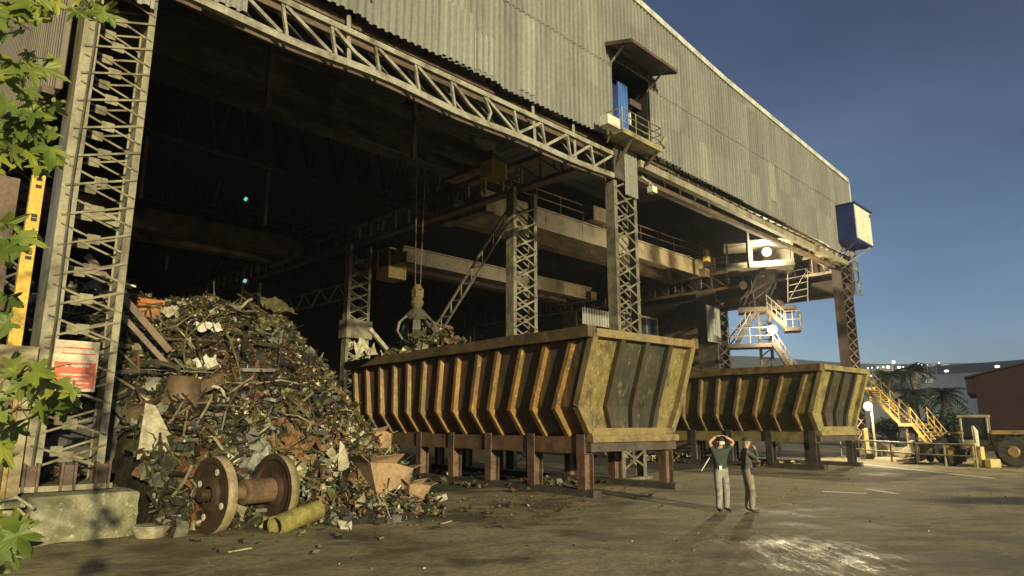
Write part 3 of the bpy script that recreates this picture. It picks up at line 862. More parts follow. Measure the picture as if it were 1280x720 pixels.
def lamp_thing(name, label, loc, rotz, r, power, color, mat, group=None):
    o = thing(name, label, 'lamp', loc, rotz, group)
    MB().box((0, .2, 0), (r * 1.2, .2, r * 1.2)).build('housing', M['dark_steel'], o, bevel=.01)
    m = MB()
    m.tube([(0, .1, 0), (0, .06, 0), (0, .02, 0), (0, -.02, 0), (0, -.03, 0)], [r * .5, r * .98, r, r * .9, r * .3], 24)
    m.build('lens', mat, o, smooth=True)
    ld = bpy.data.lights.new(name + '_light', 'POINT'); ld.energy = power; ld.color = color; ld.shadow_soft_size = .12
    lo = bpy.data.objects.new('light', ld); COL.objects.link(lo); lo.parent = o; lo.location = (0, -.7, 0)
    return o
tw_m = Matrix.Translation(F(40.6, 4.1, 0)) @ Matrix.Rotation(R(-18), 4, 'Z')
WARM = (1, .83, .5)
lamp_thing('cabin_lamp', 'bright warm lamp burning inside the cabin of the stair tower', tw_m @ Vector((.45, -.9, 13.45)), R(-18), .32, 4200, WARM, M['glare_lens'])
lamp_thing('stair_lamp', 'bright warm lamp halfway up the stair tower, under its platform', tw_m @ Vector((.4, -1.15, 8.15)), R(-18), .32, 2200, WARM, M['glare_lens'])

# ------------------------------------------------------------------ ribbed scrap buckets
def bucket(label, t, o_, mats, yaw, nribs=13, Ln=14.0):
    b = thing('scrap_bucket', label, 'scrap bucket', F(t, -o_, 0), RZ + yaw, 'ribbed scrap buckets on legs')
    W0, W1 = 3.9, 4.95                    # bottom and full width
    zb, zk, zt = 1.78, 2.62, 4.85
    x0, x1 = -(W1 - W0) / 2, W0 + (W1 - W0) / 2
    rake = .75
    def prof(y, z):  # front end leans out to the top
        return y - (rake * (z - zk) / (zt - zk) if z > zk else 0) if y < .5 else y + (rake * .6 * (z - zk) / (zt - zk) if z > zk else 0)
    h = MB()
    yf, yb = 0.0, Ln
    def shell(off):
        return [(0 + off, zb + off * .5), (x0 + off, zk), (x0 + off, zt)], [(W0 - off, zb + off * .5), (x1 - off, zk), (x1 - off, zt)]
    for off, flip in ((0, False), (.06, True)):
        l, r_ = shell(off)
        vs = []
        for (x, z) in l + r_:
            vs += [(x, prof(yf + off, z), z), (x, prof(yb - off, z), z)]
        fs = [(0, 1, 3, 2), (2, 3, 5, 4), (6, 8, 9, 7), (8, 10, 11, 9), (0, 6, 7, 1)]
        h.add(vs, [tuple(reversed(f)) if flip else f for f in fs])
    h.build('side_shell', mats['shell'], b)
    # ends
    for y, nm in ((yf, 'end_panel'), (yb, 'rear_panel')):
        poly = [(0, zb), (x0, zk), (x0, zt), (x1, zt), (x1, zk), (W0, zb)]
        s_ = 1 if y == yf else -1
        if y == yf:
            # four bays between the end ribs, the middle two sooty
            bays = [0, .27, .51, .75, 1.0]
            def X(f, z):
                a, c_ = (x0, x1) if z >= zk else (x0 + (0 - x0) * (zk - z) / (zk - zb), x1 + (W0 - x1) * (zk - z) / (zk - zb))
                return a + (c_ - a) * f
            for i in range(4):
                m = MB(); vs = []
                for z in (zb, zk, zt):
                    for f in (bays[i], bays[i + 1]):
                        for dy in (0, .06): vs.append((X(f, z), prof(y, z) + dy, z))
                fs = []
                for r0 in (0, 4):
                    fs += [(r0, r0 + 2, r0 + 6, r0 + 4), (r0 + 1, r0 + 5, r0 + 7, r0 + 3)]
                m.add(vs, fs)
                m.build('end_panel', mats['end_mid'] if i in (1, 2) else mats['end'], b)
            for f in bays[1:4]:
                m = MB()
                for (za, zc) in ((zb + .15, zk), (zk, zt - .1)):
                    m.bar((X(f, za), prof(y, za) - .09, za), (X(f, zc), prof(y, zc) - .09, zc), .2, .18, up=(0, 1, 0))
                m.build('end_rib', mats['end_rib'], b)
            fr = MB()
            P = [(0, zb + .08), (x0 + .06, zk), (x0 + .06, zt - .1), (x1 - .06, zt - .1), (x1 - .06, zk), (W0, zb + .08)]
            for (xa, za), (xb, zz) in zip(P, P[1:] + P[:1]):
                wide = .24 if za == zz else .22
                fr.bar((xa, prof(y, za) - .1, za), (xb, prof(y, zz) - .1, zz), .22, wide, up=(0, 0, 1) if za == zz else (1, 0, 0))
            fr.build('end_frame', mats['frame'], b)
        else:
            m = MB().prism(poly, lambda u, v, w_: (u, prof(yb, v) + w_, v), 0, .08)
            m.build('rear_panel', mats['shell'], b)
    # ribs on both flanks
    for i in range(nribs):
        y = .75 + i * (Ln - 1.2) / (nribs - 1) + rnd.uniform(-.05, .05)
        fr_ = i / (nribs - 1)
        yt = y - rake * (1 - fr_) + rake * .6 * fr_ + rnd.uniform(-.06, .06)
        for sx in (0, 1):
            m = MB()
            dp = .17 if sx == 0 else -.17
            xs = x0 if sx == 0 else x1
            xb = 0 if sx == 0 else W0
            w_ = .16
            sec = [(xb, zb + .02, y), (xs, zk, y), (xs, zt - .3, yt)]
            vs = []
            for k, (x, z, yy) in enumerate(sec):
                dx = -dp * (.8 if k == 2 else 1.0); dz = -.1 if k == 0 else (-.08 if k == 1 else 0)
                if k == 0: dx *= .55
                vs += [(x, yy - w_, z), (x + dx, yy - w_ * .75, z + dz), (x + dx, yy + w_ * .35, z + dz), (x, yy + w_, z)]
            fs = []
            for k in (0, 4):
                fs += [(k, k + 1, k + 5, k + 4), (k + 1, k + 2, k + 6, k + 5), (k + 2, k + 3, k + 7, k + 6)]
            fs += [(0, 3, 2, 1), (8, 9, 10, 11)]
            m.add(vs, fs)
            fix_normals(m.build('rib', mats['rib'], b, bevel=.012))
    # top rim
    for xs, nm in ((x0 - .1, 1), (x1 + .1, 2)):
        m = MB(); ya, yz = prof(yf, zt) - .12, prof(yb, zt) + .1; K = 9
        wob_ = [(rnd.uniform(-.035, .035), rnd.uniform(-.04, .03)) for _ in range(K + 1)]
        for k in range(K):
            m.bar((xs + wob_[k][0], ya + (yz - ya) * k / K, zt - .08 + wob_[k][1]), (xs + wob_[k + 1][0], ya + (yz - ya) * (k + 1) / K + .004, zt - .08 + wob_[k + 1][1]), .36, .34)
        m.build('rim', mats['rimm'], b)
    MB().bar((x0, prof(yb, zt) + .15, zt - .1), (x1, prof(yb, zt) + .15, zt - .1), .3, .34).build('rim', mats['rimm'], b)
    # underframe
    for xs in (.02, W0 - .02):
        m = MB().bar((xs, -.05, 1.48), (xs, Ln - .2, 1.48), .28, .5)
        m.build('base_beam', mats['base'], b)
        m = MB().bar((xs, -.35, .1), (xs, Ln, .1), .34, .2)
        m.build('skid', mats['dark'], b)
        for k in range(7):
            y = .12 + k * (Ln - .6) / 6
            m = MB()
            m.span((xs - .19, y - .015, .2), (xs + .19, y + .015, 1.23))
            for a in (-.19, .16): m.span((xs + a, y - .16, .2), (xs + a + .03, y + .16, 1.23))
            for a in (-.16,): m.span((xs - .2, y - .17, 1.0), (xs - .165, y + .17, 1.8))
            m.build('leg', mats['leg'], b)
    m = MB()
    for k in range(7):
        y = .12 + k * (Ln - .6) / 6
        m.bar((.2, y, 1.45), (W0 - .2, y, 1.45), .2, .3)
    m.build('cross_beam', mats['dark'], b)
    MB().bar((-.12, -.22, 1.66), (W0 + .12, -.22, 1.66), .3, .2).build('front_sill', mats['frame'], b, bevel=.01)
    MB().bar((-.1, -.15, 1.42), (W0 + .1, -.15, 1.42), .2, .27).build('front_beam', mats['dark'], b)
    return b
b1m = dict(shell=M['rust1'], rib=M['rust_rib'], end=M['end_yellow'], end_mid=M['end_grey'], end_rib=M['end_rib'], frame=M['end_frame'], rimm=M['rim_rust'], base=M['base_rust'], dark=M['dark_steel'], leg=M['leg_rust'])
b2m = dict(shell=M['b2_panel'], rib=M['b2_rib'], end=M['b2_end'], end_mid=M['end_grey'], end_rib=M['end_rib'], frame=M['b2_end'], rimm=M['b2_rib'], base=M['b2_end'], dark=M['dark_steel'], leg=M['dark_steel'])
bucket('rusty orange-brown ribbed scrap bucket on legs, its scratched end towards the yard', 13.05, 2.55, b1m, -R(5.0))
bucket('olive yellow ribbed scrap bucket on legs, behind the two standing people', 30.35, 2.6, b2m, -R(5.0), nribs=13)

# ------------------------------------------------------------------ scrap heap
def heap_z(t, d):
    n = noise.noise(Vector((t * .45, d * .45, 1.3))) * .55 + noise.noise(Vector((t * 1.3, d * 1.3, 4.2))) * .22
    def cone(ct, cd, h, rt, rd, p=1.0):
        q = math.sqrt(((t - ct) / rt) ** 2 + ((d - cd) / rd) ** 2)
        return h * max(0, 1 - q) ** p
    z = max(cone(6.2, 7.8, 8.2, 6.2, 7.2), cone(2.2, 8.0, 7.2, 7.5, 9.5, .95), cone(-1.5, 7, 7.0, 6, 7.5), cone(9.5, 12, 5.8, 6.5, 7.5))
    z = 5.75 + (z - 5.75) * .2 if z > 5.75 else z
    z = max(z, cone(3.7, 3.2, 2.7, 3.9, 3.6, .75), cone(1.9, 3.4, 3.0, 3.2, 3.3, .75), cone(6.2, -1.1, .85, 1.8, 1.9, .8), cone(3.4, .9, .7, 2.2, 1.3, .8))
    if d > -.4: z = min(z, max(0, (8.0 + .8 * d - t) * 1.25))
    if t < 1.6 and d < 1.9: z = min(z, max(0, (d - .9) * 1.2))
    if z <= 0.001: return -.15
    return max(-.15, z + n * min(1, z * .9))

TS0, TS1, DS0, DS1 = -5, 17, -4.0, 20
hp = MB(); st_ = .25
nt_, nd_ = int((TS1 - TS0) / st_), int((DS1 - DS0) / st_)
for j in range(nd_ + 1):
    for i in range(nt_ + 1):
        t = TS0 + i * st_; d = DS0 + j * st_
        hp.v.append((t, d, heap_z(t, d) - .06 + rnd.uniform(-.06, .06)))
for j in range(nd_):
    for i in range(nt_):
        a = j * (nt_ + 1) + i
        if max(hp.v[a][2], hp.v[a + 1][2], hp.v[a + nt_ + 1][2], hp.v[a + nt_ + 2][2]) < -.12: continue
        hp.f.append((a, a + 1, a + nt_ + 2, a + nt_ + 1)); hp.m.append(7)  # mound coloured black for the shade in gaps between pieces

def frag_plate(m, c, rot, L_, W_, bend, mi):
    n = 3; vs = []
    for i in range(n + 1):
        f = i / n - .5
        for s_ in (-.5, .5):
            p = Vector((f * L_, s_ * W_ * (1 - .3 * abs(f)), bend * (f * f * 4 - .5) * L_ + rnd.uniform(-.1, .1) * W_))
            vs.append(rot @ p + c)
    m.add(vs, [(2 * i, 2 * i + 1, 2 * i + 3, 2 * i + 2) for i in range(n)], mi)
def frag_bar(m, c, rot, L_, r_, bend, mi):
    pts = [rot @ Vector((f * L_, 0, bend * (f * f * 4) * L_)) + c for f in (-.5, -.17, .17, .5)]
    m.tube(pts, r_, 4, mi)
def frag_curl(m, c, rot, r_, W_, mi):
    a0 = rnd.uniform(0, 6); k = 6; vs = []
    tot = rnd.uniform(2.5, 6)
    for i in range(k + 1):
        a = a0 + tot * i / k
        for s_ in (-.5, .5):
            vs.append(rot @ Vector((math.cos(a) * r_, math.sin(a) * r_, s_ * W_ + i * W_ * .12)) + c)
    m.add(vs, [(2 * i, 2 * i + 1, 2 * i + 3, 2 * i + 2) for i in range(k)], mi)
def frag_crumple(m, c, rot, S, mi, n=4):
    vs = [rot @ Vector(((i / n - .5) * S + rnd.uniform(-.1, .1) * S, (j / n - .5) * S * .8 + rnd.uniform(-.1, .1) * S, rnd.uniform(-.16, .16) * S)) + c for j in range(n + 1) for i in range(n + 1)]
    m.add(vs, [(j * (n + 1) + i, j * (n + 1) + i + 1, (j + 1) * (n + 1) + i + 1, (j + 1) * (n + 1) + i) for j in range(n) for i in range(n)], mi)

def rand_rot(tilt=1.2):
    return (Matrix.Rotation(rnd.uniform(0, 6.28), 3, 'Z') @ Matrix.Rotation(rnd.gauss(0, tilt), 3, 'X') @ Matrix.Rotation(rnd.gauss(0, tilt), 3, 'Y'))

SC = [M['dark_steel'],                                                                           # 0
      worn('scrap_dark_olive', (.07, .066, .03), (.03, .03, .018), 5, rough=.45, metal=.3),      # 1
      worn('scrap_olive', (.16, .145, .06), (.075, .07, .03), 5, rough=.42, metal=.3),           # 2
      worn('scrap_rust', (.14, .065, .025), (.07, .035, .018), 5, rough=.6),                     # 3
      worn('scrap_orange', (.2, .115, .05), (.14, .065, .025), 4, rough=.65),                    # 4
      worn('scrap_pale', (.38, .35, .22), (.2, .17, .1), 4, rough=.45, metal=.2),                # 5
      worn('scrap_tin', (.5, .48, .38), (.3, .28, .2), 4, rough=.3, metal=.5),                   # 6
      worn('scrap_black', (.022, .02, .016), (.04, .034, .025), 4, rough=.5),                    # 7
      worn('scrap_white', (.62, .6, .5), (.4, .37, .28), 4, rough=.6),                           # 8
      worn('scrap_grey', (.17, .165, .125), (.08, .075, .055), 4, rough=.5)]                     # 9
def pick(w):
    r_ = rnd.random() * sum(x for _, x in w)
    for k, x in w:
        r_ -= x
        if r_ <= 0: return k
    return w[-1][0]
count = 0
for _ in range(280000):
    if count > 50000: break
    t = rnd.uniform(-4, 15.5); d = rnd.uniform(-3.6, 11.5)
    z = heap_z(t, d)
    if z < .04: continue
    g1 = heap_z(t + .3, d) - heap_z(t - .3, d); g2 = heap_z(t, d + .3) - heap_z(t, d - .3)
    if g2 < -.35: continue                       # the slope facing away
    count += 1
    q = noise.noise(Vector((t * .6, d * .6, z * .6)))
    low = z < 2.9 and d < 3.4
    c_ = Vector((t, d, z + (rnd.uniform(-.1, .3) if low else rnd.uniform(-.06, .12))))
    if low:
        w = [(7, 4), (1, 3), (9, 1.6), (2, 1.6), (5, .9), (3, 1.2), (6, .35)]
        s_ = rnd.choice((.2, .25, .3, .4, .5, .7, 1.0, 1.4))
        if t > 4.5 and z < 2.4: w = [(5, 1.6), (4, 1.5), (8, .25), (2, 1.6), (9, 1), (1, 2), (6, .5), (3, 1.5), (7, 1.5)]; s_ *= .7
    elif (t - 5.6) ** 2 / 5 + (z - 3.6) ** 2 / 1.8 + q * 1.2 < 1:
        w = [(3, 3.2), (1, 2), (2, 1), (4, .5), (5, .45), (7, 1.6), (8, .12)]; s_ = rnd.uniform(.12, .4)
    elif t > 5 and z < 3.2 and d < 5:
        w = [(4, 2.6), (3, 2), (5, 1), (2, 1.6), (1, 1), (8, .2)]; s_ = rnd.uniform(.22, .7)
    else:
        w = [(2, 3.4), (1, 4), (3, 1.0), (5, .5), (6, .12), (8, .10), (7, 1.2), (9, .6)]; s_ = rnd.choice((.12, .15, .18, .22, .28, .36, .5, .8))
        if t > 8.5: w = [(2, 2), (1, 5), (9, 1.2), (5, .25), (7, 2)]
    mi = pick(w)
    k = rnd.random()
    rot = rand_rot()
    if k < .5: frag_plate(hp, c_, rot, s_ * rnd.uniform(.2, .55), s_ * rnd.uniform(.05, .24), rnd.uniform(-.35, .35), mi)
    elif k < .68: frag_bar(hp, c_, rot, s_ * rnd.uniform(.4, 1.1), s_ * rnd.uniform(.012, .03), rnd.uniform(-.2, .2), mi)
    elif k < .86: frag_curl(hp, c_, rot, s_ * rnd.uniform(.06, .16), s_ * rnd.uniform(.04, .12), mi)
    else: frag_crumple(hp, c_, rot, s_ * rnd.uniform(.2, .5), mi, 3)
# longer tangled bars, pipes and strips in the lower tangle
for _ in range(420):
    t = rnd.uniform(-2.5, 6.5); d = rnd.uniform(.2, 6.5); z = heap_z(t, d)
    if z < .15: continue
    c_ = Vector((t, d - .15, z + rnd.uniform(0, .35))); k = rnd.random(); rot = rand_rot(.8)
    mi = pick([(7, 2), (9, 2), (1, 2), (2, 1.5), (5, 1), (3, 1.2)])
    if k < .5: frag_bar(hp, c_, rot, rnd.uniform(.7, 2.0), rnd.uniform(.012, .03), rnd.uniform(-.25, .25), mi)
    elif k < .68: frag_plate(hp, c_, rot, rnd.uniform(.7, 1.5), rnd.uniform(.06, .16), rnd.uniform(-.4, .4), mi)
    elif k < .8: hp.tube([rot @ Vector((q, 0, 0)) + c_ for q in (-.35, .35)], rnd.uniform(.05, .1), 8, mi, cap=False)
    elif k < .9:
        r_ = rnd.uniform(.15, .3); hp.tube([rot @ Vector((math.cos(q * .5236) * r_, math.sin(q * .5236) * r_, 0)) + c_ for q in range(13)], rnd.uniform(.02, .06), 5, mi, cap=False)
    else: frag_crumple(hp, c_, rot, rnd.uniform(.4, .8), mi, 6)
for _ in range(160):                                 # torn card and pale sheet at the right foot
    t = rnd.gauss(5.6, 1.0); d = rnd.gauss(-.7, .9); z = heap_z(t, d)
    if d > 1.5 or t < 3.6: continue
    frag_crumple(hp, Vector((t, d, max(z, .03) + rnd.uniform(0, .1))), rand_rot(.7), rnd.uniform(.15, .42), pick([(5, 3), (4, 2), (8, .7), (2, 1.5), (9, 1)]), 4)
# loose bits round the foot of the heap
hp_o = hp.build('scrap_heap', SC, loc=F(0, 0, 0), rotz=RZ)
tag(hp_o, 'tall heap of tangled scrap metal and shavings under the left bay', 'scrap heap', kind='stuff')

lt = MB()
for _ in range(420):
    t = rnd.gauss(8, 4.5); d = rnd.gauss(-2.6, 1.3)
    if d > 1 or d < -6.5 or t < 1.5: continue
    s_ = rnd.choice((.3, .4, .5, .6, 1.0)); c_ = Vector((t, d, .02 + s_ * .03))
    rot = rand_rot(.25)
    frag_plate(lt, c_, rot, s_ * rnd.uniform(.1, .3), s_ * rnd.uniform(.05, .14), .1, pick([(1, 3), (2, 2), (5, 1.2), (4, 1), (8, .4), (9, 2)]))
for _ in range(260):                              # under the buckets
    b_ = rnd.choice((0, 1)); t = (15 if b_ == 0 else 32.5) + rnd.uniform(-2.6, 3.2); d = rnd.uniform(-.5, 9)
    s_ = rnd.uniform(.6, 1.6)
    frag_crumple(lt, Vector((t, d, .06)), rand_rot(.4), s_ * .3, pick([(1, 3), (2, 2), (5, 1.6), (9, 2), (3, 1)]), 3)
for _ in range(700):
    p_ = Vector((rnd.uniform(-6, 16), rnd.uniform(8.5, 30), 0)); t, d = td(p_.x, p_.y)
    if d > .5 or noise.noise(Vector((p_.x * .35, p_.y * .35, 9))) < rnd.uniform(-.3, .5): continue
    S = rnd.uniform(.01, .03) * (1.6 if rnd.random() < .06 else 1)
    lt.box((t, d, S * .35), (S * rnd.uniform(.8, 1.8), S * rnd.uniform(.8, 1.5), S * .8), rand_rot(.4), pick([(9, 3), (5, 1.2), (7, 2), (2, 1), (8, .25)]))
tag(lt.build('scattered_scrap', SC, loc=F(0, 0, 0), rotz=RZ), 'small bits of scrap and dirt scattered over the yard below the heap', 'scrap bits', kind='stuff')

def heap_hit(x, y):
    """where the sight line through a spot of the heap lands on it"""
    dr_ = ray(x, y); o = Vector((0, 0, CAM_H)); k = 8.0
    while k < 45:
        p = o + dr_ * k
        t, d = td(p.x, p.y)
        if p.z <= max(0, heap_z(t, d)): return Vector((t, d, max(p.z, .02)))
        k += .04
    return Vector((5, 0, .1))

def piece(name, label, cat, fn, mat, c, group=None, lift=0.0, bevel=0, smooth=False):
    """one scrap piece, its own object: fn(mb) builds round its own origin in the yard's frame"""
    m = MB(); fn(m)
    o = m.build(name, mat, loc=F(c[0], c[1], c[2] + lift), rotz=RZ, bevel=bevel, smooth=smooth)
    return tag(o, label, cat, group)
def beam_fn(p, q, w, h): return lambda m: m.bar(p, q, w, h)
def two(xa, ya, xb, yb, lift=.1, d_off=0):
    a = heap_hit(xa, ya); b = heap_hit(xb, yb)
    return a, b
a = heap_hit(180, 396)
a, b = heap_hit(138, 400), heap_hit(206, 452)
a = Vector((b.x - 2.0, b.y + .3, b.z + 2.2))
piece('steel_beam', 'long brown beam sloping down the heap behind the left lattice column', 'beam', lambda m: m.bar((0, -.25, .25), b - a + Vector((0, -.25, .25)), .13, .16), M['brown_scrap'], a)
a2 = a + Vector((.25, -.2, -.75)); b2 = b + Vector((.1, -.3, -.55))
piece('steel_beam', 'shorter brown beam just below the long sloping one', 'beam', lambda m: m.bar((0, -.25, .2), b2 - a2 + Vector((0, -.3, .2)), .1, .12), M['brown_scrap'], a2)
a = heap_hit(196, 430); b = heap_hit(266, 432)
piece('steel_pole', 'thin level pole lying across the upper heap', 'pole', lambda m: m.tube([Vector((0, -.2, .12)), b - a + Vector((0, -.2, .12))], .045, 8), M['brown_scrap'], a)
a = heap_hit(182, 398)
def crate_fn(sx, sy, sz):
    def fn(m):
        m.box((0, 0, sz / 2), (sx, sy, sz)); m.box((.02, -.01, sz + .05), (sx + .12, sy + .1, .14))
    return fn
piece('orange_box', 'rusty orange box standing at the left top of the heap', 'box', crate_fn(.62, .5, .42), M['orange'], a, lift=.0, bevel=.02)
a, b = heap_hit(168, 528), heap_hit(262, 484)
piece('wooden_beam', 'thick pale brown beam slanting up across the middle of the heap', 'beam', lambda m: m.bar((-.2, -.35, .12), b - a + Vector((.1, -.4, .22)), .24, .3), M['brown_scrap'], a)
a = heap_hit(222, 505)
def plate_fn(m):
    for i in range(8):
        f0, f1 = i / 8, (i + 1) / 8
        m.bar((.5 * math.sin(f0 * 1.6) - .2, -.3, 1.0 - f0 * 1.1), (.5 * math.sin(f1 * 1.6) - .2, -.3, 1.0 - f1 * 1.1), .55, .03, up=(0, 1, 0))
piece('bent_plate', 'curved olive-brown plate below the slanting thick beam', 'plate', lambda m: m.tube([(0, -.2, -.5), (.0, -.2, .1), (.05, -.15, .6)], [.42, .42, .38], 12), M['brown_scrap'], a, smooth=True)
a = heap_hit(190, 552)
piece('torn_plate', 'pale triangular torn plate in the dark tangle beside the column', 'plate', lambda m: m.prism([(-.35, -.35), (.6, -.15), (.35, -.02), (-.1, .75), (-.3, .8)], lambda u, v, w_: (u, w_ - .3, v), 0, .03), M['pale'], a)
def crumple_fn(S, seed, sq=.8, n=9, thick=.35):
    def fn(m):
        rr_ = random.Random(seed)
        vs = []
        for j in range(n + 1):
            for i in range(n + 1):
                p = Vector(((i / n - .5) * S, (j / n - .5) * S * sq, 0))
                q = p * 3.0 / S
                vs.append((p.x + rr_.uniform(-.04, .04) * S, p.y - .2, .12 + S * thick * (noise.noise(q + Vector((seed, 0, 0))) + .5 * noise.noise(q * 2.3 + Vector((0, seed, 0)))) + (p.y * .6)))
        m.add(vs, [(j * (n + 1) + i, j * (n + 1) + i + 1, (j + 1) * (n + 1) + i + 1, (j + 1) * (n + 1) + i) for j in range(n) for i in range(n)])
    return fn
def solid(o, th=.02):
    s_ = o.modifiers.new('solid', 'SOLIDIFY'); s_.thickness = th; return o
solid(piece('tin_sheet', 'crumpled shiny tin sheet lying between and above the two wheels', 'sheet', crumple_fn(1.5, 3), M['silver'], heap_hit(308, 585), lift=.1))
solid(piece('tin_sheet', 'small crumpled pale sheet near the top of the heap', 'sheet', crumple_fn(.6, 5), M['pale'], heap_hit(208, 397), lift=.08))
solid(piece('paper_sack', 'white torn sack on the upper heap, above the level pole', 'sack', crumple_fn(.5, 8), SC[8], heap_hit(252, 418), lift=.1))
solid(piece('paper_sack', 'white torn sack beside another, right one on the upper heap', 'sack', crumple_fn(.45, 9), SC[8], heap_hit(263, 417), lift=.1))
solid(piece('tin_sheet', 'bluish white crumpled sheet on the middle of the heap', 'sheet', crumple_fn(.6, 11), SC[8], heap_hit(253, 463), lift=.1))
solid(piece('tin_sheet', 'grey-green crumpled sheet at the right shoulder of the heap top', 'sheet', crumple_fn(1.1, 14), M['olive_scrap'], heap_hit(342, 392), lift=.15))
solid(piece('tin_sheet', 'orange-brown crumpled sheet near the right foot of the heap', 'sheet', crumple_fn(1.2, 17), SC[4], heap_hit(370, 558), lift=.12))
solid(piece('tin_sheet', 'second orange-brown crumpled sheet, lower right of the first', 'sheet', crumple_fn(1.0, 19), SC[4], heap_hit(350, 575), lift=.12))
def ring_fn(m):
    pts = [(math.cos(k / 20 * 6.283) * .3, -.15, .2 + math.sin(k / 20 * 6.283) * .3) for k in range(21)]
    m.tube(pts, .045, 6)
piece('steel_ring', 'pale ring of steel lying on the middle of the heap, right of the curved plate', 'ring', ring_fn, M['pale'], heap_hit(262, 508), smooth=True)
solid(piece('torn_sheet', 'pale torn sheet standing up like a spike at the right foot of the heap', 'sheet', lambda m: m.add([(-.12, 0, -.1), (.18, -.05, -.1), (.2, .02, .35), (.02, 0, .8), (-.1, .05, .95), (-.16, 0, .4)], [(0, 1, 2, 5), (5, 2, 3, 4)]), M['pale'], heap_hit(428, 600), lift=.1))
solid(piece('torn_sheet', 'pale ragged strip leaning beside the standing spike', 'sheet', lambda m: m.add([(-.5, 0, .5), (-.35, -.1, .62), (0, -.1, .3), (.35, -.05, -.1), (.15, 0, -.15), (-.2, .02, .2)], [(0, 1, 2, 5), (5, 2, 3, 4)]), M['pale'], heap_hit(425, 592), lift=.1))
a, b = heap_hit(366, 596), heap_hit(416, 626)
piece('wooden_pole', 'thin wooden pole leaning right of the second wheel', 'pole', lambda m: m.tube([Vector((0, -.2, .1)), b - a + Vector((.2, -.3, .05))], .045, 8), M['wood'], a)
g_ = ground(372, 661); tp = td(g_.x, g_.y)
def pipe_fn(m):
    n = 20
    for (r0, x0_, x1_) in ((.2, -.62, .62),):
        vs = []
        for x in (x0_, x1_):
            for rr_ in (r0, r0 - .035):
                vs += [(x, rr_ * math.cos(j / n * 6.2832), .2 + rr_ * math.sin(j / n * 6.2832)) for j in range(n)]
        fs = []
        for j in range(n):
            k = (j + 1) % n
            fs += [(j, k, 2 * n + k, 2 * n + j), (n + k, n + j, 3 * n + j, 3 * n + k), (j, n + j, n + k, k), (2 * n + k, 3 * n + k, 3 * n + j, 2 * n + j)]
        m.add(vs, fs)
o = piece('short_pipe', 'short dented olive-yellow pipe on the ground right of the wheels', 'pipe', pipe_fn, worn('olive_pipe', (.3, .27, .08), (.17, .14, .05), 3, rough=.5), Vector((tp[0], tp[1], .02)))
o.rotation_euler = (0, R(-8), RZ + R(20))
for (x, y, S, lab, seed) in ((468, 606, .8, 'uppermost crushed brown carton of the carton pile beside the yard', 1), (478, 640, .95, 'large crushed brown carton at the foot of the carton pile', 2),
                             (500, 622, .55, 'small crushed carton with a white side at the right of the pile', 4), (515, 638, .6, 'flattened carton at the right end of the pile', 6), (455, 632, .5, 'small torn carton at the left of the carton pile', 12)):
    gq = ground(x, min(y + 8, 648)); tq, dq = td(gq.x, gq.y)
    zz = max(0, heap_z(tq, dq))
    def fn(m, S=S, seed=seed):
        rr_ = random.Random(seed)
        vs = [Vector((sx * S * .5, sy * S * .42, sz * S * .62)) + Vector((rr_.uniform(-.14, .14), rr_.uniform(-.14, .14), rr_.uniform(-.12, .12))) * S for sx in (-1, 0, 1) for sy in (-1, 1) for sz in (0, 1)]
        m.add(vs, [(0, 1, 3, 2), (8, 10, 11, 9), (0, 4, 5, 1), (4, 8, 9, 5), (2, 3, 7, 6), (6, 7, 11, 10), (0, 2, 6, 4), (4, 6, 10, 8)])
        m.add([vs[1], vs[3], vs[3] + Vector((-.2, .1, .25)) * S, vs[1] + Vector((-.3, -.05, .2)) * S], [(0, 1, 2, 3)])
        m.add([vs[1], vs[5], vs[5] + Vector((.05, -.25, .22)) * S, vs[1] + Vector((-.05, -.3, .15)) * S], [(0, 1, 2, 3)])
        m.add([vs[9], vs[11], vs[11] + Vector((.3, 0, -.06)) * S, vs[9] + Vector((.32, 0, .1)) * S], [(0, 1, 2, 3)])
    solid(piece('carton', lab, 'carton', fn, M['card'], Vector((tq, dq, zz)), 'crushed cartons at the foot of the heap'), .012)
g_ = ground(188, 672); tq = td(g_.x, g_.y)
piece('basin', 'shallow pale basin on the ground between the concrete block and the wheel', 'basin', lambda m: (m.tube([(0, 0, 0), (0, 0, .2), (0, 0, .22), (0, 0, .06)], [.24, .36, .32, .22], 18)), M['pale'], Vector((tq[0], tq[1], .01)), smooth=False)
for (x, y, lab, L_, an) in ((560, 655, 'short pale stick lying on the yard right of the cartons', .35, .3), (300, 690, 'pale strip of tin lying on the ground before the wheels', .4, .1)):
    g_ = ground(x, y); tq = td(g_.x, g_.y)
    piece('tin_strip', lab, 'strip', lambda m: m.bar((-L_ / 2, 0, .02), (L_ / 2, an * .4, .03), .07, .02), M['pale'], Vector((tq[0], tq[1], .008)))
# white plank and rubble right of the near bucket
a = ground(876, 590); b = ground(890, 586)
pl_ = MB().bar((0, 0, .05), (.45, .15, .62), .1, .04)
tag(pl_.build('white_plank', SC[8], loc=a), 'white plank leaning up from the ground between the two buckets', 'plank')
rb = MB()
frag = lambda: None
for k in range(70):
    frag_crumple(rb, Vector((rnd.gauss(0, .8), rnd.gauss(0, .4), abs(rnd.gauss(0, .16)))), rand_rot(.6), rnd.uniform(.25, .6), pick([(0, 3), (1, 2), (2, 2)]), 3)
for k in range(14):
    frag_bar(rb, Vector((rnd.gauss(.6, .7), rnd.gauss(0, .3), .3)), rand_rot(.5), rnd.uniform(.7, 1.4), .03, 0, 1)
tag(rb.build('rubble', [worn('sandy_rubble', (.34, .27, .13), (.2, .15, .08), 3, rough=.9), SC[5], SC[9]], loc=ground(840, 577)), 'low sandy rubble strewn under the end of the near bucket', 'rubble', kind='stuff')
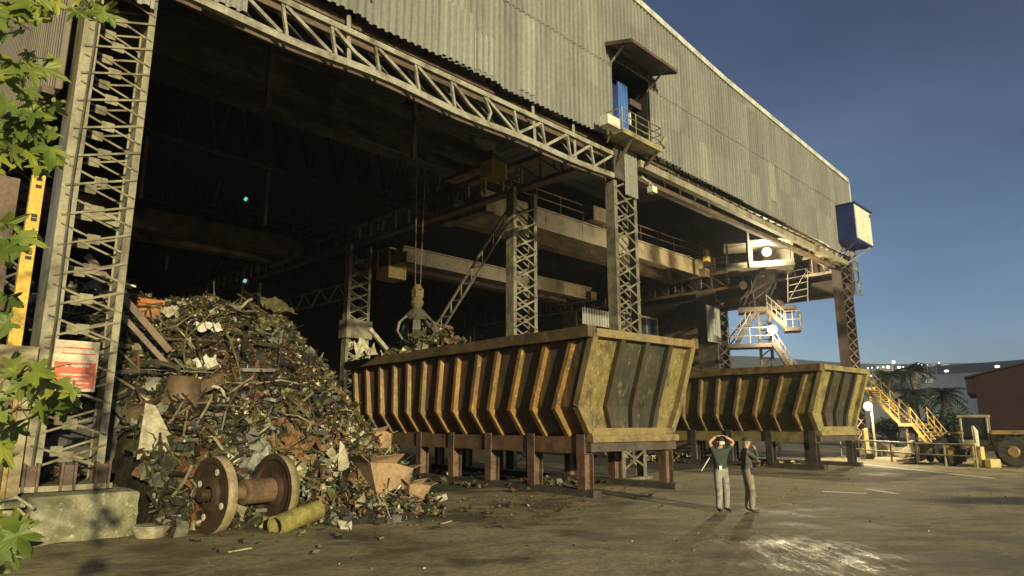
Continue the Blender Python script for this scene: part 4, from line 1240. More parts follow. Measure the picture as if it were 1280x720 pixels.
# scrap filling the near bucket
bf = MB()
axis = Vector((math.sin(R(5.5)), math.cos(R(5.5))))
for k in range(1500):
    d = rnd.uniform(2.2, 11.3); u = rnd.uniform(-.05, 3.9)
    t = 13.05 + axis.x * (d + 2.55) + u
    pk = math.exp(-((d - 8.8) / 2.3) ** 2)
    z = 4.5 + 1.95 * pk * math.exp(-((u - 1.9) / 1.6) ** 2) + rnd.uniform(-.15, .12)
    s_ = rnd.uniform(.5, 1.5); rot = rand_rot(); c_ = Vector((t, d, z))
    w = [(2, 4), (1, 2.5), (5, 1), (3, 1.4), (8, .25), (9, 1)]
    r_ = rnd.random()
    if r_ < .55: frag_plate(bf, c_, rot, s_ * rnd.uniform(.2, .5), s_ * rnd.uniform(.06, .25), rnd.uniform(-.3, .3), pick(w))
    elif r_ < .75: frag_bar(bf, c_, rot, s_ * rnd.uniform(.4, 1.0), .025, .1, pick(w))
    else: frag_crumple(bf, c_, rot, s_ * .4, pick(w), 3)
gr_ = []
for j in range(15):
    for i in range(7):
        d = 2.0 + j * .66; u = -.1 + i * .68
        pk = math.exp(-((d - 8.8) / 2.3) ** 2) * math.exp(-((u - 1.9) / 1.6) ** 2)
        gr_.append((13.05 + axis.x * (d + 2.55) + u, d, 4.35 + 1.9 * pk))
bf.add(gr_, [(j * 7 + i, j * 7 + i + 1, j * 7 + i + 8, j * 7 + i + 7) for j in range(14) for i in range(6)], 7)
tag(bf.build('bucket_scrap', SC, loc=F(0, 0, 0), rotz=RZ), 'loose scrap heaped above the rim inside the nearer bucket', 'scrap load', kind='stuff')
solid(piece('scrap_sheet', 'blue crumpled sheet on the right of the scrap in the nearer bucket', 'sheet', crumple_fn(.75, 21, thick=.5), worn('blue_sheet_scrap', (.2, .27, .62), (.4, .42, .6), 4), Vector((16.6, 8.2, 5.35)), lift=.1))
solid(piece('scrap_sheet', 'pale yellow crumpled sheet at the left of the bucket scrap', 'sheet', crumple_fn(1.0, 23, thick=.5), M['pale'], Vector((12.6, 9.3, 5.0)), lift=.1))
piece('steel_beam', 'pale stub of beam poking from the bucket scrap beside the grapple', 'beam', lambda m: m.bar((-.5, 0, .7), (.5, .1, -.1), .14, .16), M['pale'], Vector((13.3, 9.0, 5.4)))

# wheelset
wl = ground(262, 668); wr = ground(340, 655)
ax = Vector((math.sin(R(38)), math.cos(R(38)), 0)) * 1.38; ang = math.atan2(ax.y, ax.x)
wt = thing('railway_wheelset', 'rusty pair of big spoke-holed wheels on one axle, standing by the heap', 'wheelset', wl, ang)
Rw = .74
def wheel(x, face):
    prof_ = [(-.11, .16), (-.13, .2), (-.10, .3), (-.05, .36), (-.05, .58), (-.09, .62), (-.09, Rw - .01), (.05, Rw), (.09, Rw), (.10, Rw), (.10, .63), (.04, .58), (.04, .36), (.1, .28), (.12, .16)]
    n = 48; m = MB(); k = len(prof_)
    vs = [(x + a * face, r_ * math.cos(j / n * 6.28318), Rw + r_ * math.sin(j / n * 6.28318)) for (a, r_) in prof_ for j in range(n)]
    fs = []; mi = []
    for i in range(k - 1):
        for j in range(n):
            m.f.append((i * n + j, i * n + (j + 1) % n, (i + 1) * n + (j + 1) % n, (i + 1) * n + j)); m.m.append(1 if 6 <= i <= 8 else 0)
    m.v += vs
    o = m.build('wheel', [M['wheel'], M['tread']], wt)
    o.data.polygons.foreach_set('use_smooth', [p.material_index == 1 for p in o.data.polygons])
    fix_normals(o)
    for q in range(4):
        a = q * math.pi / 2 + .4
        cy, cz = .47 * math.cos(a), Rw + .47 * math.sin(a)
        MB().tube([(x - .052 * face, cy, cz), (x - .062 * face, cy, cz)], .065, 14).build('lightening_hole', SC[8], o)
    return o
Lw = ax.length
wheel(0, 1); wheel(Lw, -1)
axm = MB().tube([(.05, 0, Rw), (.3, 0, Rw), (.31, 0, Rw), (Lw * .62, 0, Rw)], [.19, .17, .15, .15], 20).tube([(Lw * .45, 0, Rw), (Lw * .46, 0, Rw), (Lw - .05, 0, Rw)], [.2, .25, .25], 20)
axm.build('axle', M['brown_scrap'], wt, smooth=False)
MB().tube([(-.28, 0, Rw), (-.1, 0, Rw)], .12, 16).build('axle_end', M['wheel'], wt)

# ------------------------------------------------------------------ left corner: block, panel, post, sign
cbk = MB()
nn = 14
def rough_block(m, t0, t1, d0, d1, z1, n=12, amp=.05):
    import itertools
    dims = ((t0, t1), (d0, d1), (0, z1))
    def pt(f):
        p = Vector([dims[i][0] + (dims[i][1] - dims[i][0]) * f[i] for i in range(3)])
        q = noise.noise(p * 2.3) * amp + noise.noise(p * 6) * amp * .5
        c_ = Vector(((t0 + t1) / 2, (d0 + d1) / 2, z1 / 2)); dr_ = (p - c_); dr_.normalize()
        edge = sum(1 for i in range(3) if f[i] < .04 or f[i] > .96)
        return p + dr_ * (q - (edge - 1) * .03)
    for axx in range(3):
        for s_ in (0, 1):
            vs = []
            for j in range(n + 1):
                for i in range(n + 1):
                    f = [0, 0, 0]; f[axx] = s_; f[(axx + 1) % 3] = i / n; f[(axx + 2) % 3] = j / n
                    vs.append(pt(f))
            fs = [(j * (n + 1) + i, j * (n + 1) + i + 1, (j + 1) * (n + 1) + i + 1, (j + 1) * (n + 1) + i) for j in range(n) for i in range(n)]
            m.add(vs, fs if s_ else [tuple(reversed(f)) for f in fs])
rough_block(cbk, -.38, 1.4, -.85, 1.2, .84, 16)
cb_o = tag(cbk.build('concrete_block', M['concrete'], smooth=True, loc=F(0, 0, 0), rotz=RZ), 'battered mossy concrete block carrying the left lattice column', 'concrete block')
cb2 = MB(); rough_block(cb2, -2.6, -.45, -.55, .9, .62, 12, .03)
tag(cb2.build('concrete_block', M['concrete'], smooth=True, loc=F(0, 0, 0), rotz=RZ), 'lower concrete plinth under the tan panel at the far left', 'concrete block')
slab = MB().span((-2.6, -.75, .66), (-.42, .3, .78))
tag(slab.build('stone_slab', M['concrete'], loc=F(0, 0, 0), rotz=RZ, bevel=.02), 'flat stone slab laid on the low plinth at the far left', 'slab')
bent = MB().tube([(-.95, -.85, .8), (-.6, -.95, .86), (-.42, -1.05, .72), (-.36, -1.08, .66)], .03, 8)
tag(bent.build('bent_pipe', M['pale'], loc=F(0, 0, 0), rotz=RZ, smooth=True), 'thin bent pipe end sticking out over the concrete block', 'pipe')
hose = MB().tube([(-.62, -.98, .72), (-.45, -1.04, .55), (-.42, -1.06, .3), (-.5, -1.08, .08), (-.9, -1.1, .04)], .025, 8)
tag(hose.build('hose', M['tan_panel'], loc=F(0, 0, 0), rotz=RZ, smooth=True), 'tan hose hanging in a loop down the plinth', 'hose')
pn = thing('tan_panel', 'big tan steel panel with a round number disc left of the column', 'panel', F(-2.0, -.14, .79), RZ)
MB().span((-1.6, 0, 0), (1.55, .12, 1.55)).build('lower_sheet', M['tan_panel'], pn, bevel=.01)
MB().span((-1.6, .01, 1.58), (1.56, .13, 2.75)).build('upper_sheet', M['tan_panel'], pn, bevel=.01)
MB().span((1.14, -.05, 0), (1.26, 0, 1.75)).build('edge_strip', M['brown_steel'], pn)
MB().span((1.27, -.06, 0), (1.34, 0, 1.8)).build('edge_strip', M['yellow_dirty'], pn)
dc = MB(); n = 28
vs = [(.76 + .33 * math.cos(k / n * 6.2832), y, .75 + .33 * math.sin(k / n * 6.2832)) for y in (-.012, -.002) for k in range(n)]
dc.add(vs, [tuple(range(n)), tuple(range(2 * n - 1, n - 1, -1))] + [(k, n + k, n + (k + 1) % n, (k + 1) % n) for k in range(n)])
disc = dc.build('number_disc', worn('disc_white', (.6, .56, .4), (.45, .4, .28), 3), pn); fix_normals(disc)
def text(body, size, loc, rot, mat, parent, name='lettering', align='CENTER', extrude=.002):
    cu = bpy.data.curves.new(name, 'FONT'); cu.body = body; cu.size = size; cu.align_x = align; cu.align_y = 'CENTER'; cu.extrude = extrude
    o = bpy.data.objects.new(name, cu); COL.objects.link(o)
    bpy.context.view_layer.update()
    me = bpy.data.meshes.new_from_object(o.evaluated_get(bpy.context.evaluated_depsgraph_get()))
    bpy.data.objects.remove(o)
    mo = bpy.data.objects.new(name, me); COL.objects.link(mo); me.materials.clear(); me.materials.append(mat)
    mo.location = loc; mo.rotation_euler = rot; mo.parent = parent
    return mo
M['ink'] = plain('dark_ink', (.03, .025, .02), .7)
text('20', .38, (.76, -.015, .75), (R(90), 0, 0), M['ink'], disc)
yp = thing('marked_post', 'yellow painted post with black marks left of the lattice column', 'post', F(-.8, .12, 0), RZ)
MB().span((-.11, -.08, 0), (.11, .08, 6.95)).build('post', worn('post_yellow', (.62, .4, .045), (.45, .27, .04), 1.5, .45, .75, rough=.5), yp, bevel=.01)
for z in (6.85, 6.7, 6.1, 6.02, 5.35, 5.25, 4.3):
    MB().box((.01, -.083, z), (.1, .006, .07)).build('scale_mark', M['ink'], yp)
bp_ = MB()
for k in range(9): bp_.span((-5.7 + k * .52, .45 + .04 * (k % 2), 0), (-5.7 + k * .52 + .5, .5 + .04 * (k % 2), 6.9))
tag(bp_.build('rusty_hoarding', M['brown_steel'], loc=F(0, 0, 0), rotz=RZ), 'dark rusty sheet hoarding behind the yellow post', 'hoarding')
# roof edge over the side opening
MB().bar((-.8, .5, 8.95), (-.8, 24, 8.95), .22, .16).bar((-1.0, .5, 8.7), (-1.0, 24, 8.7), .12, .12).build('side_rail', M['brown_steel'], hall)
sgn = thing('warning_sign', 'red and white warning sign tied to the left lattice column', 'sign', F(.18, -.16, 2.85), RZ)
sb = MB().box((0, 0, .36), (.76, .02, .98)).build('board', worn('sign_white', (.7, .6, .42), (.6, .48, .33), 2.5), sgn)
M['sign_red'] = worn('sign_red', (.6, .12, .06), (.5, .13, .07), 2, rough=.5)
MB().box((0, -.013, .18), (.7, .006, .5)).build('red_field', M['sign_red'], sgn)
for z, a, b_ in ((.71, -.22, .3), (.6, -.26, .32)):
    MB().box(((a + b_) / 2, -.013, z), (b_ - a, .005, .022)).build('text_line', M['sign_red'], sgn)
wl_ = MB()
for z, a, b_, h in ((.36, -.2, -.12, .05), (.36, -.07, .24, .05), (.19, -.24, .25, .035), (.11, -.2, .2, .035), (.03, -.26, .26, .035), (-.04, -.2, .18, .03)):
    n_ = max(1, int((b_ - a) / .05)); wl_ = MB()
    for q in range(n_):
        x = a + (b_ - a) * (q + .5) / n_
        wl_.box((x, -.018, z + rnd.uniform(-.003, .003)), ((b_ - a) / n_ * rnd.uniform(.75, .95), .004, h * rnd.uniform(.75, 1)))
    wl_.build('text_line', SC[8], sgn)
pw = MB().box((0, 0, 0), (1.0, .25, .1), Matrix.Rotation(.05, 3, 'Y'))
solid(piece('tin_sheet', 'long white bent sheet lying high behind the left lattice column', 'sheet', lambda m: m.bar((-.7, 0, .1), (.7, .1, -.15), .3, .02), SC[8], Vector((1.0, 2.2, 5.5))))
MB().bar((-.3, 1.2, 6.9), (1.0, 1.3, 6.6), .14, .26).build('cross_rail', M['cream_steel'], hall)

# ------------------------------------------------------------------ right side: fence, stairs, lamp, loader, palms, warehouse, factory
fp = [ground(*q) for q in ((1052, 570), (1083, 574), (1115, 577), (1148, 581), (1183, 583), (1222, 585))]
fn_ = thing('pipe_fence', 'low pale yellow pipe railing along the far side of the road', 'railing', fp[3])
for p in fp:
    q = p - fp[3]
    MB().tube([q, q + Vector((0, 0, 1.12))], .05, 8).build('post', M['cream_steel'], fn_)
for h in (.55, 1.1):
    MB().tube([p - fp[3] + Vector((0, 0, h)) for p in fp], .045, 8).build('rail', M['cream_steel'], fn_)
yb_ = ground(1229, 584)
bo = thing('gate_post', 'yellow and orange gate post with a white hood beside the fence end', 'post', yb_)
MB().bar((0, 0, 0), (0, 0, 1.0), .22, .22, up=(0, 1, 0)).build('post', M['yellow'], bo, bevel=.02)
MB().tube([(-.12, .05, 1.0), (-.14, .05, 1.75), (-.22, .05, 2.0)], [.1, .13, .05], 8).build('hood', M['white'], bo)
MB().bar((-.35, 0, 0), (-.35, 0, 1.15), .12, .12, up=(0, 1, 0)).bar((-.35, 0, 1.1), (-.1, 0, 1.1), .1, .1).build('stop', M['yellow'], bo)
kb = ground(1242, 585)
tag(MB().box((0, 0, .22), (.55, .4, .44)).build('kerb_stone', M['yellow'], loc=kb, bevel=.05), 'short yellow painted block beside the gate post', 'block')
# yellow stairs
s1, s2, s3, s4 = Vector((25.3, 47.5, 4.95)), Vector((26.9, 46.3, 2.35)), Vector((27.6, 45.7, 2.35)), Vector((27.5, 42.6, 0.0))
s1 = at(1086, 484, 47.5); s2 = at(1131, 529, 45.5); s3 = at(1150, 529, 44.5); s4 = at(1186, 572, 42); s4.z = 0
sy = thing('yellow_stairs', 'yellow steel stairway with handrails rising to the left behind the fence', 'stairs', s4)
YM = (M['yellow_dirty'], M['yellow_dirty'])
flight(s2 - s4, s1 - s4, 1.1, YM, 16, True, sy)
flight((0, 0, 0), s3 - s4, 1.1, YM, 10, True, sy)
MB().bar(s2 - s4 - Vector((.1, 0, .1)), s3 - s4 - Vector((-.1, 0, .1)), 1.3, .2).build('landing', M['yellow_dirty'], sy)
MB().bar(s2 - s4 + Vector((.1, 0, -.2)), Vector((s2.x - s4.x + .1, s2.y - s4.y, 0)), .12, .12).bar(s3 - s4 + Vector((-.1, 0, -.2)), Vector((s3.x - s4.x - .1, s3.y - s4.y, 0)), .12, .12).bar(s1 - s4, Vector((s1.x - s4.x, s1.y - s4.y, 0)), .16, .16).build('support', M['yellow_dirty'], sy)
MB().box(s1 - s4 + Vector((-.5, .2, -.1)), (1.4, 1.4, .2)).build('landing', M['yellow_dirty'], sy)
# lamp on post
lp = at(1084, 508, 44.5)
ls = thing('yard_lamp', 'glaring yard lamp on a thin pole behind the right end of the far bucket', 'lamp', (lp.x + .25, lp.y, 0))
MB().tube([(0, 0, 0), (0, 0, lp.z + .2)], .06, 8).build('pole', M['truss'], ls)
MB().box((-.25, .1, lp.z), (.34, .2, .3)).build('housing', M['dark_steel'], ls)
ln_ = MB().tube([(0, .1, 0), (0, .06, 0), (0, .02, 0), (0, -.02, 0), (0, -.03, 0)], [.14, .29, .3, .27, .1], 24).build('lens', M['glare_lens'], ls, smooth=True); ln_.location = (-.25, -.12, lp.z)
ld = bpy.data.lights.new('yard_lamp_light', 'POINT'); ld.energy = 1200; ld.color = WARM; ld.shadow_soft_size = .1
lo = bpy.data.objects.new('light', ld); COL.objects.link(lo); lo.parent = ls; lo.location = (-.25, -.4, lp.z)
yg = at(1083, 548, 43.5)
tag(MB().box((0, 0, .9), (.3, .25, 1.8)).build('yellow_cabinet', M['yellow'], loc=(yg.x - .05, yg.y, 0), bevel=.03), 'slim bright yellow box standing under the yard lamp', 'box')
# boulders
import bmesh
def boulder(p, r_, seed, label):
    bm = bmesh.new(); bmesh.ops.create_icosphere(bm, subdivisions=3, radius=1)
    for v in bm.verts:
        n_ = noise.noise(v.co * 1.3 + Vector((seed * 3.1, 0, 0))) * .35 + noise.noise(v.co * 3.1 + Vector((0, seed, 0))) * .12
        v.co = v.co * (1 + n_); v.co.x *= r_ * 1.25; v.co.y *= r_; v.co.z *= r_ * .8
    me = bpy.data.meshes.new('boulder'); bm.to_mesh(me); bm.free()
    me.materials.append(M['rock'])
    o = bpy.data.objects.new('boulder', me); COL.objects.link(o); o.location = p + Vector((0, 0, r_ * .45))
    return tag(o, label, 'boulder', 'boulders heaped behind the fence')
for (x, y, r_, lab) in ((1090, 567, .55, 'pale boulder nearest the yard lamp, behind the fence'), (1106, 566, .5, 'wide boulder second from the yard lamp'), (1122, 566, .62, 'tall brown boulder in the middle of the row behind the fence'),
                        (1138, 568, .5, 'rounded boulder left of the stair foot'), (1154, 570, .55, 'dark boulder close under the stair landing'), (1098, 571, .32, 'small boulder in front of the pale one by the fence')):
    p = ground(x, y + 4); boulder(p + Vector((0, 1.2, 0)), r_, x, lab)
# wheel loader
Lp = ground(1266, 585)
lo_ = thing('wheel_loader', 'dusty yellow wheel loader with a cream-roofed cab at the right edge', 'loader', (Lp.x + .95, Lp.y + 1.2, 0), -R(38))
def wheel_l(x, y):
    n = 28; prof_ = [(-.28, .3), (-.3, .62), (-.22, .76), (.22, .76), (.3, .62), (.28, .3)]
    m = MB()
    m.v += [(x + r_ * math.cos(j / n * 6.2832), y + a, .76 + r_ * math.sin(j / n * 6.2832)) for (a, r_) in prof_ for j in range(n)]
    for i in range(len(prof_) - 1):
        for j in range(n): m.f.append((i * n + j, (i + 1) * n + j, (i + 1) * n + (j + 1) % n, i * n + (j + 1) % n)); m.m.append(0)
    for j in range(0, n, 2):
        a = j / n * 6.2832
        m.box((x + .77 * math.cos(a), y, .76 + .77 * math.sin(a)), (.07, .5, .1), Matrix.Rotation(-a, 3, 'Y'))
    o = fix_normals(m.build('wheel', M['rubber'], lo_))
    MB().tube([(x, y - .3, .76), (x, y - .22, .76), (x, y + .22, .76), (x, y + .3, .76)], [.22, .34, .34, .22], 18).build('rim', M['loader'], o)
for x in (0.1, -2.6):
    for y in (-.95, .95): wheel_l(x, y)
MB().span((-3.0, -.62, .75), (1.6, .62, 1.1)).build('chassis', M['loader'], lo_, bevel=.04)
MB().span((-.78, -.72, 1.1), (2.4, .72, 1.78)).build('engine_hood', M['loader'], lo_, bevel=.08)
MB().span((.1, -.74, 1.25), (1.6, -.72, 1.7)).build('grille', M['dark_steel'], lo_)
MB().span((.9, -.1, 1.78), (1.05, .05, 2.15)).build('exhaust', M['dark_steel'], lo_)
cbn = MB()
for x in (-2.0, -.85):
    for y in (-.65, .65): cbn.bar((x, y, 1.1), (x * .98 - .02, y * .94, 2.42), .1, .1)
cbn.span((-2.1, -.72, 2.42), (-.75, .72, 2.56)).span((-2.0, -.65, 1.0), (-.85, .65, 1.3))
cab_ = cbn.build('cab', M['cabframe'], lo_, bevel=.03)
MB().span((-1.95, -.61, 1.31), (-.9, .61, 2.41)).build('window', M['glass'], cab_)
MB().span((-.75, -1.25, 1.6), (.95, -.72, 1.68)).span((-3.5, -1.25, 1.6), (-1.9, -.66, 1.68)).build('mudguard', M['loader'], lo_)
ar = MB()
for y in (-.4, .4): ar.bar((-2.3, y, 1.5), (-4.1, y, .7), .14, .26)
ar.build('lift_arm', M['loader'], lo_)
bq = MB()
poly = [(-4.0, .15), (-5.0, .1), (-5.05, .2), (-4.2, .35), (-4.05, .8), (-4.2, 1.15), (-4.12, 1.18), (-3.92, .85)]
bq.prism(poly, lambda u, v, w_: (u, w_, v), -1.3, 1.3)
fix_normals(bq.build('bucket', M['brown_steel'], lo_))
wb = thing('white_motorbike', 'white scooter-like machine parked behind the fence left of the loader', 'scooter', ground(1190, 581) + Vector((0, 2.5, 0)), R(15))
MB().tube([(-.5, 0, .28), (-.5, .08, .28)], .28, 16).build('wheel', M['rubber'], wb); MB().tube([(.55, 0, .28), (.55, .08, .28)], .28, 16).build('wheel', M['rubber'], wb)
MB().box((.0, .04, .6), (.9, .3, .35)).box((-.5, .04, .85), (.3, .34, .7), Matrix.Rotation(-.35, 3, 'Y')).build('body', SC[8], wb, bevel=.06)
MB().tube([(-.35, -.3, 1.3), (-.4, .04, 1.25), (-.35, .38, 1.3)], .03, 6).build('handlebar', M['dark_steel'], wb)
MB().box((.15, .04, .82), (.7, .28, .12)).build('seat', M['rubber'], wb, bevel=.04)

# palms
def palm(loc, hgt, label, seed, r_=2.1):
    rr_ = random.Random(seed)
    p = thing('palm_tree', label, 'palm', loc, rr_.uniform(0, 6), 'palms beyond the fence')
    m = MB(); pts = [(rr_.uniform(-.06, .06) * k, rr_.uniform(-.06, .06) * k, hgt * k / 6) for k in range(7)]
    m.tube(pts, [.34, .27, .25, .24, .24, .26, .3], 10); m.build('trunk', M['bark'], p, smooth=True)
    c_ = MB(); top = Vector(pts[-1])
    for k in range(44):
        az_ = k * 2.399 + rr_.uniform(-.2, .2); el = rr_.uniform(-.6, 1.25) if k % 3 else rr_.uniform(.2, 1.2)
        Lf = r_ * rr_.uniform(.8, 1.1); dirh = Vector((math.cos(az_), math.sin(az_), 0)); side = Vector((-math.sin(az_), math.cos(az_), 0))
        q = [top + dirh * (Lf * f * math.cos(el * (1 - .5 * f))) + Vector((0, 0, Lf * f * math.sin(el) - .75 * Lf * f * f * .8)) for f in (0, .2, .4, .6, .8, 1)]
        c_.tube(q, [.035, .03, .025, .02, .015, .01], 4)
        for i in range(1, 6):
            for sub in (0, .5):
                base = q[i] if sub == 0 else (q[i] + q[i - 1]) / 2
                fwd = (q[i] - q[i - 1]).normalized()
                wl2 = .62 * r_ / 2 * (1.1 - .5 * abs(i / 5 - .45))
                for s_ in (-1, 1):
                    tip = base + side * (s_ * wl2 * .75) + fwd * wl2 * .6 + Vector((0, 0, -.3 * wl2 * rr_.uniform(.3, 1.3)))
                    c_.add([base - fwd * .11, base + fwd * .11, tip], [(0, 1, 2)])
    c_.build('crown', M['palm'], p)
    return p
palm((50.0, 90, 0), 8.2, 'leftmost tall palm under the hillside lights', 1, 2.6)
palm((54.6, 92, 0), 9.2, 'tallest palm, right of the leftmost one', 2, 2.8)
palm((41.3, 70, 0), 5.0, 'shorter palm in front of the tallest one', 3, 2.2)
palm((44.8, 71, 0), 5.1, 'rightmost palm, before the white factory wall', 4, 2.2)

def shrub(loc, w_, h, label, seed, n=900, leaf=.22):
    rr_ = random.Random(seed)
    o = thing('shrub', label, 'shrub', loc, 0, 'dark shrubs beyond the fence')
    m = MB(); st2 = MB()
    for k in range(7):
        a = Vector((rr_.uniform(-w_ * .35, w_ * .35), rr_.uniform(-.5, .5), h * rr_.uniform(.55, .85)))
        st2.tube([(a.x * .2, a.y * .2, 0), a * .6, a], [.09, .06, .03], 5)
        rad = h * rr_.uniform(.22, .4)
        for _ in range(n // 7):
            v = Vector((rr_.gauss(0, 1), rr_.gauss(0, 1), rr_.gauss(0, .8))).normalized() * rad * rr_.uniform(.5, 1.15)
            c_ = a + Vector((v.x * 1.4, v.y, v.z)); c_.z = max(.1, c_.z)
            rt = Matrix.Rotation(rr_.uniform(0, 6.28), 3, 'Z') @ Matrix.Rotation(rr_.uniform(0, 3), 3, 'X')
            m.add([c_ + rt @ Vector(q) * leaf for q in ((-.9, 0, 0), (0, -.5, .1), (.9, 0, 0), (0, .5, .1))], [(0, 1, 2, 3)])
    st2.build('stem', M['bark'], o); m.build('foliage', M['shrub'], o)
    return o
q = at(1180, 528, 62); shrub((q.x, q.y, 0), 3.6, 3.0, 'broad dark shrub right of the stair landing', 5)
q = at(1203, 525, 60); shrub((q.x, q.y, 0), 3.4, 2.9, 'dark shrub between the palms and the loader cab', 6)
q = at(1150, 520, 66); shrub((q.x, q.y, 0), 4.2, 2.4, 'dark shrub under the two shorter palms', 7)
q = at(1115, 525, 68); shrub((q.x, q.y, 0), 4.0, 2.6, 'low dark shrub behind the upper stair flight', 8)
# maroon warehouse
wa = thing('maroon_warehouse', 'dark maroon sheet-metal warehouse with a gable roof at the right edge', 'warehouse', (51.2, 75, 0), -R(35))
def gable(z0, x0_, x1_, pk, y0, y1, zl, zr, zp):
    return [(x0_, z0), (x1_, z0), (x1_, zr), (pk, zp), (x0_, zl)]
m = MB().prism(gable(0, 0, 15, 5.2, 0, 20, 7.2, 6.0, 8.5), lambda u, v, w_: (u, w_, v), 0, 18)
fix_normals(m.build('walls', M['warehouse'], wa))
m = MB()
m.bar((-.9, 8.9, 7.18), (5.25, 8.9, 8.66), 18.6, .16, up=(0, 0, 1)).bar((5.15, 8.9, 8.66), (15.6, 8.9, 5.95), 18.6, .16)
m.build('roof', M['warehouse'], wa)
MB().span((-.8, -.2, 5.4), (-.01, 17.5, 7.0)).build('eaves_box', M['warehouse'], wa)
# white factory
fa = thing('white_factory', 'hazy white factory block with stepped roofs beyond the palms', 'factory', (139, 205, 0), R(-64))
MB().span((6, 0, 0), (110, 40, 14.6)).build('main_block', M['factory'], fa)
MB().span((-14, 4, 0), (22, 40, 17.8)).build('tower_block', M['factory'], fa)
MB().span((24, 6, 14.6), (100, 30, 16.4)).build('upper_storey', M['factory_dark'], fa)
MB().span((-12, 3.5, 17.8), (21, 40, 20.4)).build('roof_plant', M['factory_dark'], fa)
for (x, z) in ((-9, 18.6), (6, 18.9)): MB().box((x, 3.4, z), (1.1, .1, .5)).build('lit_window', M['lamp_small'], fa)
MB().span((28, -.1, 13.3), (60, .0, 13.9)).build('window_band', M['factory_dark'], fa)
# pale buildings on the far hill
hb_m = MB().span((-7, -5, -12), (7, 5, 4)); hb_r = MB().span((-7.4, -5.4, 4), (7.4, 5.4, 4.6))
hb_w = MB()
for x in (-4.5, -1.5, 1.5, 4.5): hb_w.span((x - .7, -5.05, 0), (x + .7, -5.0, 1.6))
hb0 = thing('hillside_building', 'small pale building on the hazy far hill', 'building', (0, 0, 0), 0, 'buildings on the far hill')
hb_m.build('walls', worn('dim_render', (.24, .25, .25), (.16, .17, .17), .3, rough=.9), hb0); hb_r.build('roof', M['factory_dark'], hb0); hb_w.build('window', M['glass'], hb0)
for i, (x, y) in enumerate(((1092, 466), (1103, 464), (1121, 462), (1136, 465), (1151, 460), (1163, 461), (1178, 459), (1197, 468))):
    o = hb0 if i == 0 else copy_tree(hb0)
    o.location = at(x, y, 552 + 6 * (i % 3)); o.rotation_euler = (0, 0, R(-35 + 25 * (i % 4))); k_ = (.7, 1, .55, .8)[i % 4]; o.scale = (k_, k_, k_)
# lights on the hill
pts = [(1085, 460), (1090, 459.5), (1097, 459.5), (1104, 459), (1110, 459), (1117, 452.5), (1124, 459), (1129, 458.5), (1148, 455), (1152, 456), (1160, 455.5), (1174, 453.5), (1196, 463.5), (1089, 470)]
proto = None
labs = ['far white light on the hill, first of the row beside the far bucket', 'far white light on the hill, second of the row', 'far white light on the hill, third of the row', 'far white light on the hill, fourth of the row', 'far white light on the hill just left of the big warm one',
        'big warm light of a building on the dark hill', 'far white light on the hill just right of the big warm one', 'far white light at the right end of the row on the hill', 'bright far light above the left corner of the white factory', 'faint far light above the white factory, second from left',
        'faint far light above the middle of the white factory', 'brightest far light above the white factory', 'lone far light between the factory and the maroon warehouse', 'lone low light on the hill under the row']
for (x, y), lb in zip(pts, labs):
    Y = 540
    big = 'big warm' in lb
    p = at(x, y, Y)
    if proto is None:
        proto = thing('hillside_lamp', lb, 'lamp', p, 0, 'lights on the far hill')
        bm = bmesh.new(); bmesh.ops.create_icosphere(bm, subdivisions=2, radius=.5)
        me = bpy.data.meshes.new('globe'); bm.to_mesh(me); bm.free(); me.materials.append(M['lamp_small'])
        go = bpy.data.objects.new('globe', me); COL.objects.link(go); go.parent = proto
        MB().tube([(0, 0, -8), (0, 0, -.4)], .03, 6).build('pole', M['hill'], proto)
        o = proto
    else:
        o = copy_tree(proto)
    o.location = p; o['label'] = lb
    if big:
        o.scale = (2.2, 2.2, 2.2)
        for ch in o.children:
            if ch.name.startswith('globe'):
                ch.data = ch.data.copy(); ch.data.materials[0] = M['lamp_far_warm']

# ------------------------------------------------------------------ people
M['skin'] = plain('skin', (.42, .25, .16), .55)
M['shirt'] = worn('dark_green_shirt', (.035, .05, .038), (.025, .035, .028), 6, rough=.85)
M['jacket'] = worn('dark_jacket', (.095, .085, .07), (.05, .045, .038), 5, rough=.85)
M['trouser_grey'] = worn('grey_trousers', (.3, .28, .25), (.19, .175, .155), 5, rough=.9)
M['trouser_brown'] = worn('taupe_trousers', (.27, .22, .17), (.16, .13, .1), 5, rough=.9)
M['shoe'] = plain('dark_shoe', (.05, .04, .03), .7)
M['hair'] = plain('dark_hair', (.02, .016, .012), .7)
M['mask'] = plain('white_mask', (.7, .68, .6), .8)
def skin_mesh(name, verts, edges, radii, levels=2):
    me = bpy.data.meshes.new(name); me.from_pydata(verts, edges, [])
    o = bpy.data.objects.new(name, me); COL.objects.link(o)
    sk = o.modifiers.new('skin', 'SKIN'); sk.use_smooth_shade = True
    for i, r_ in enumerate(radii):
        me.skin_vertices[0].data[i].radius = (r_[0], r_[1]) if isinstance(r_, tuple) else (r_, r_)
    me.skin_vertices[0].data[0].use_root = True
    sb_ = o.modifiers.new('sub', 'SUBSURF'); sb_.levels = levels; sb_.render_levels = levels
    bpy.context.view_layer.update()
    dg = bpy.context.evaluated_depsgraph_get()
    out = bpy.data.meshes.new_from_object(o.evaluated_get(dg))
    bpy.data.objects.remove(o)
    return out
def join_mesh(parts):
    bm = bmesh.new()
    for me, idx in parts:
        n0 = len(bm.faces); bm.from_mesh(me); bm.faces.ensure_lookup_table()
        for f in bm.faces[n0:]:
            f.smooth = True
            if idx is not None: f.material_index = idx
    me = bpy.data.meshes.new('person_body'); bm.to_mesh(me); bm.free()
    return me
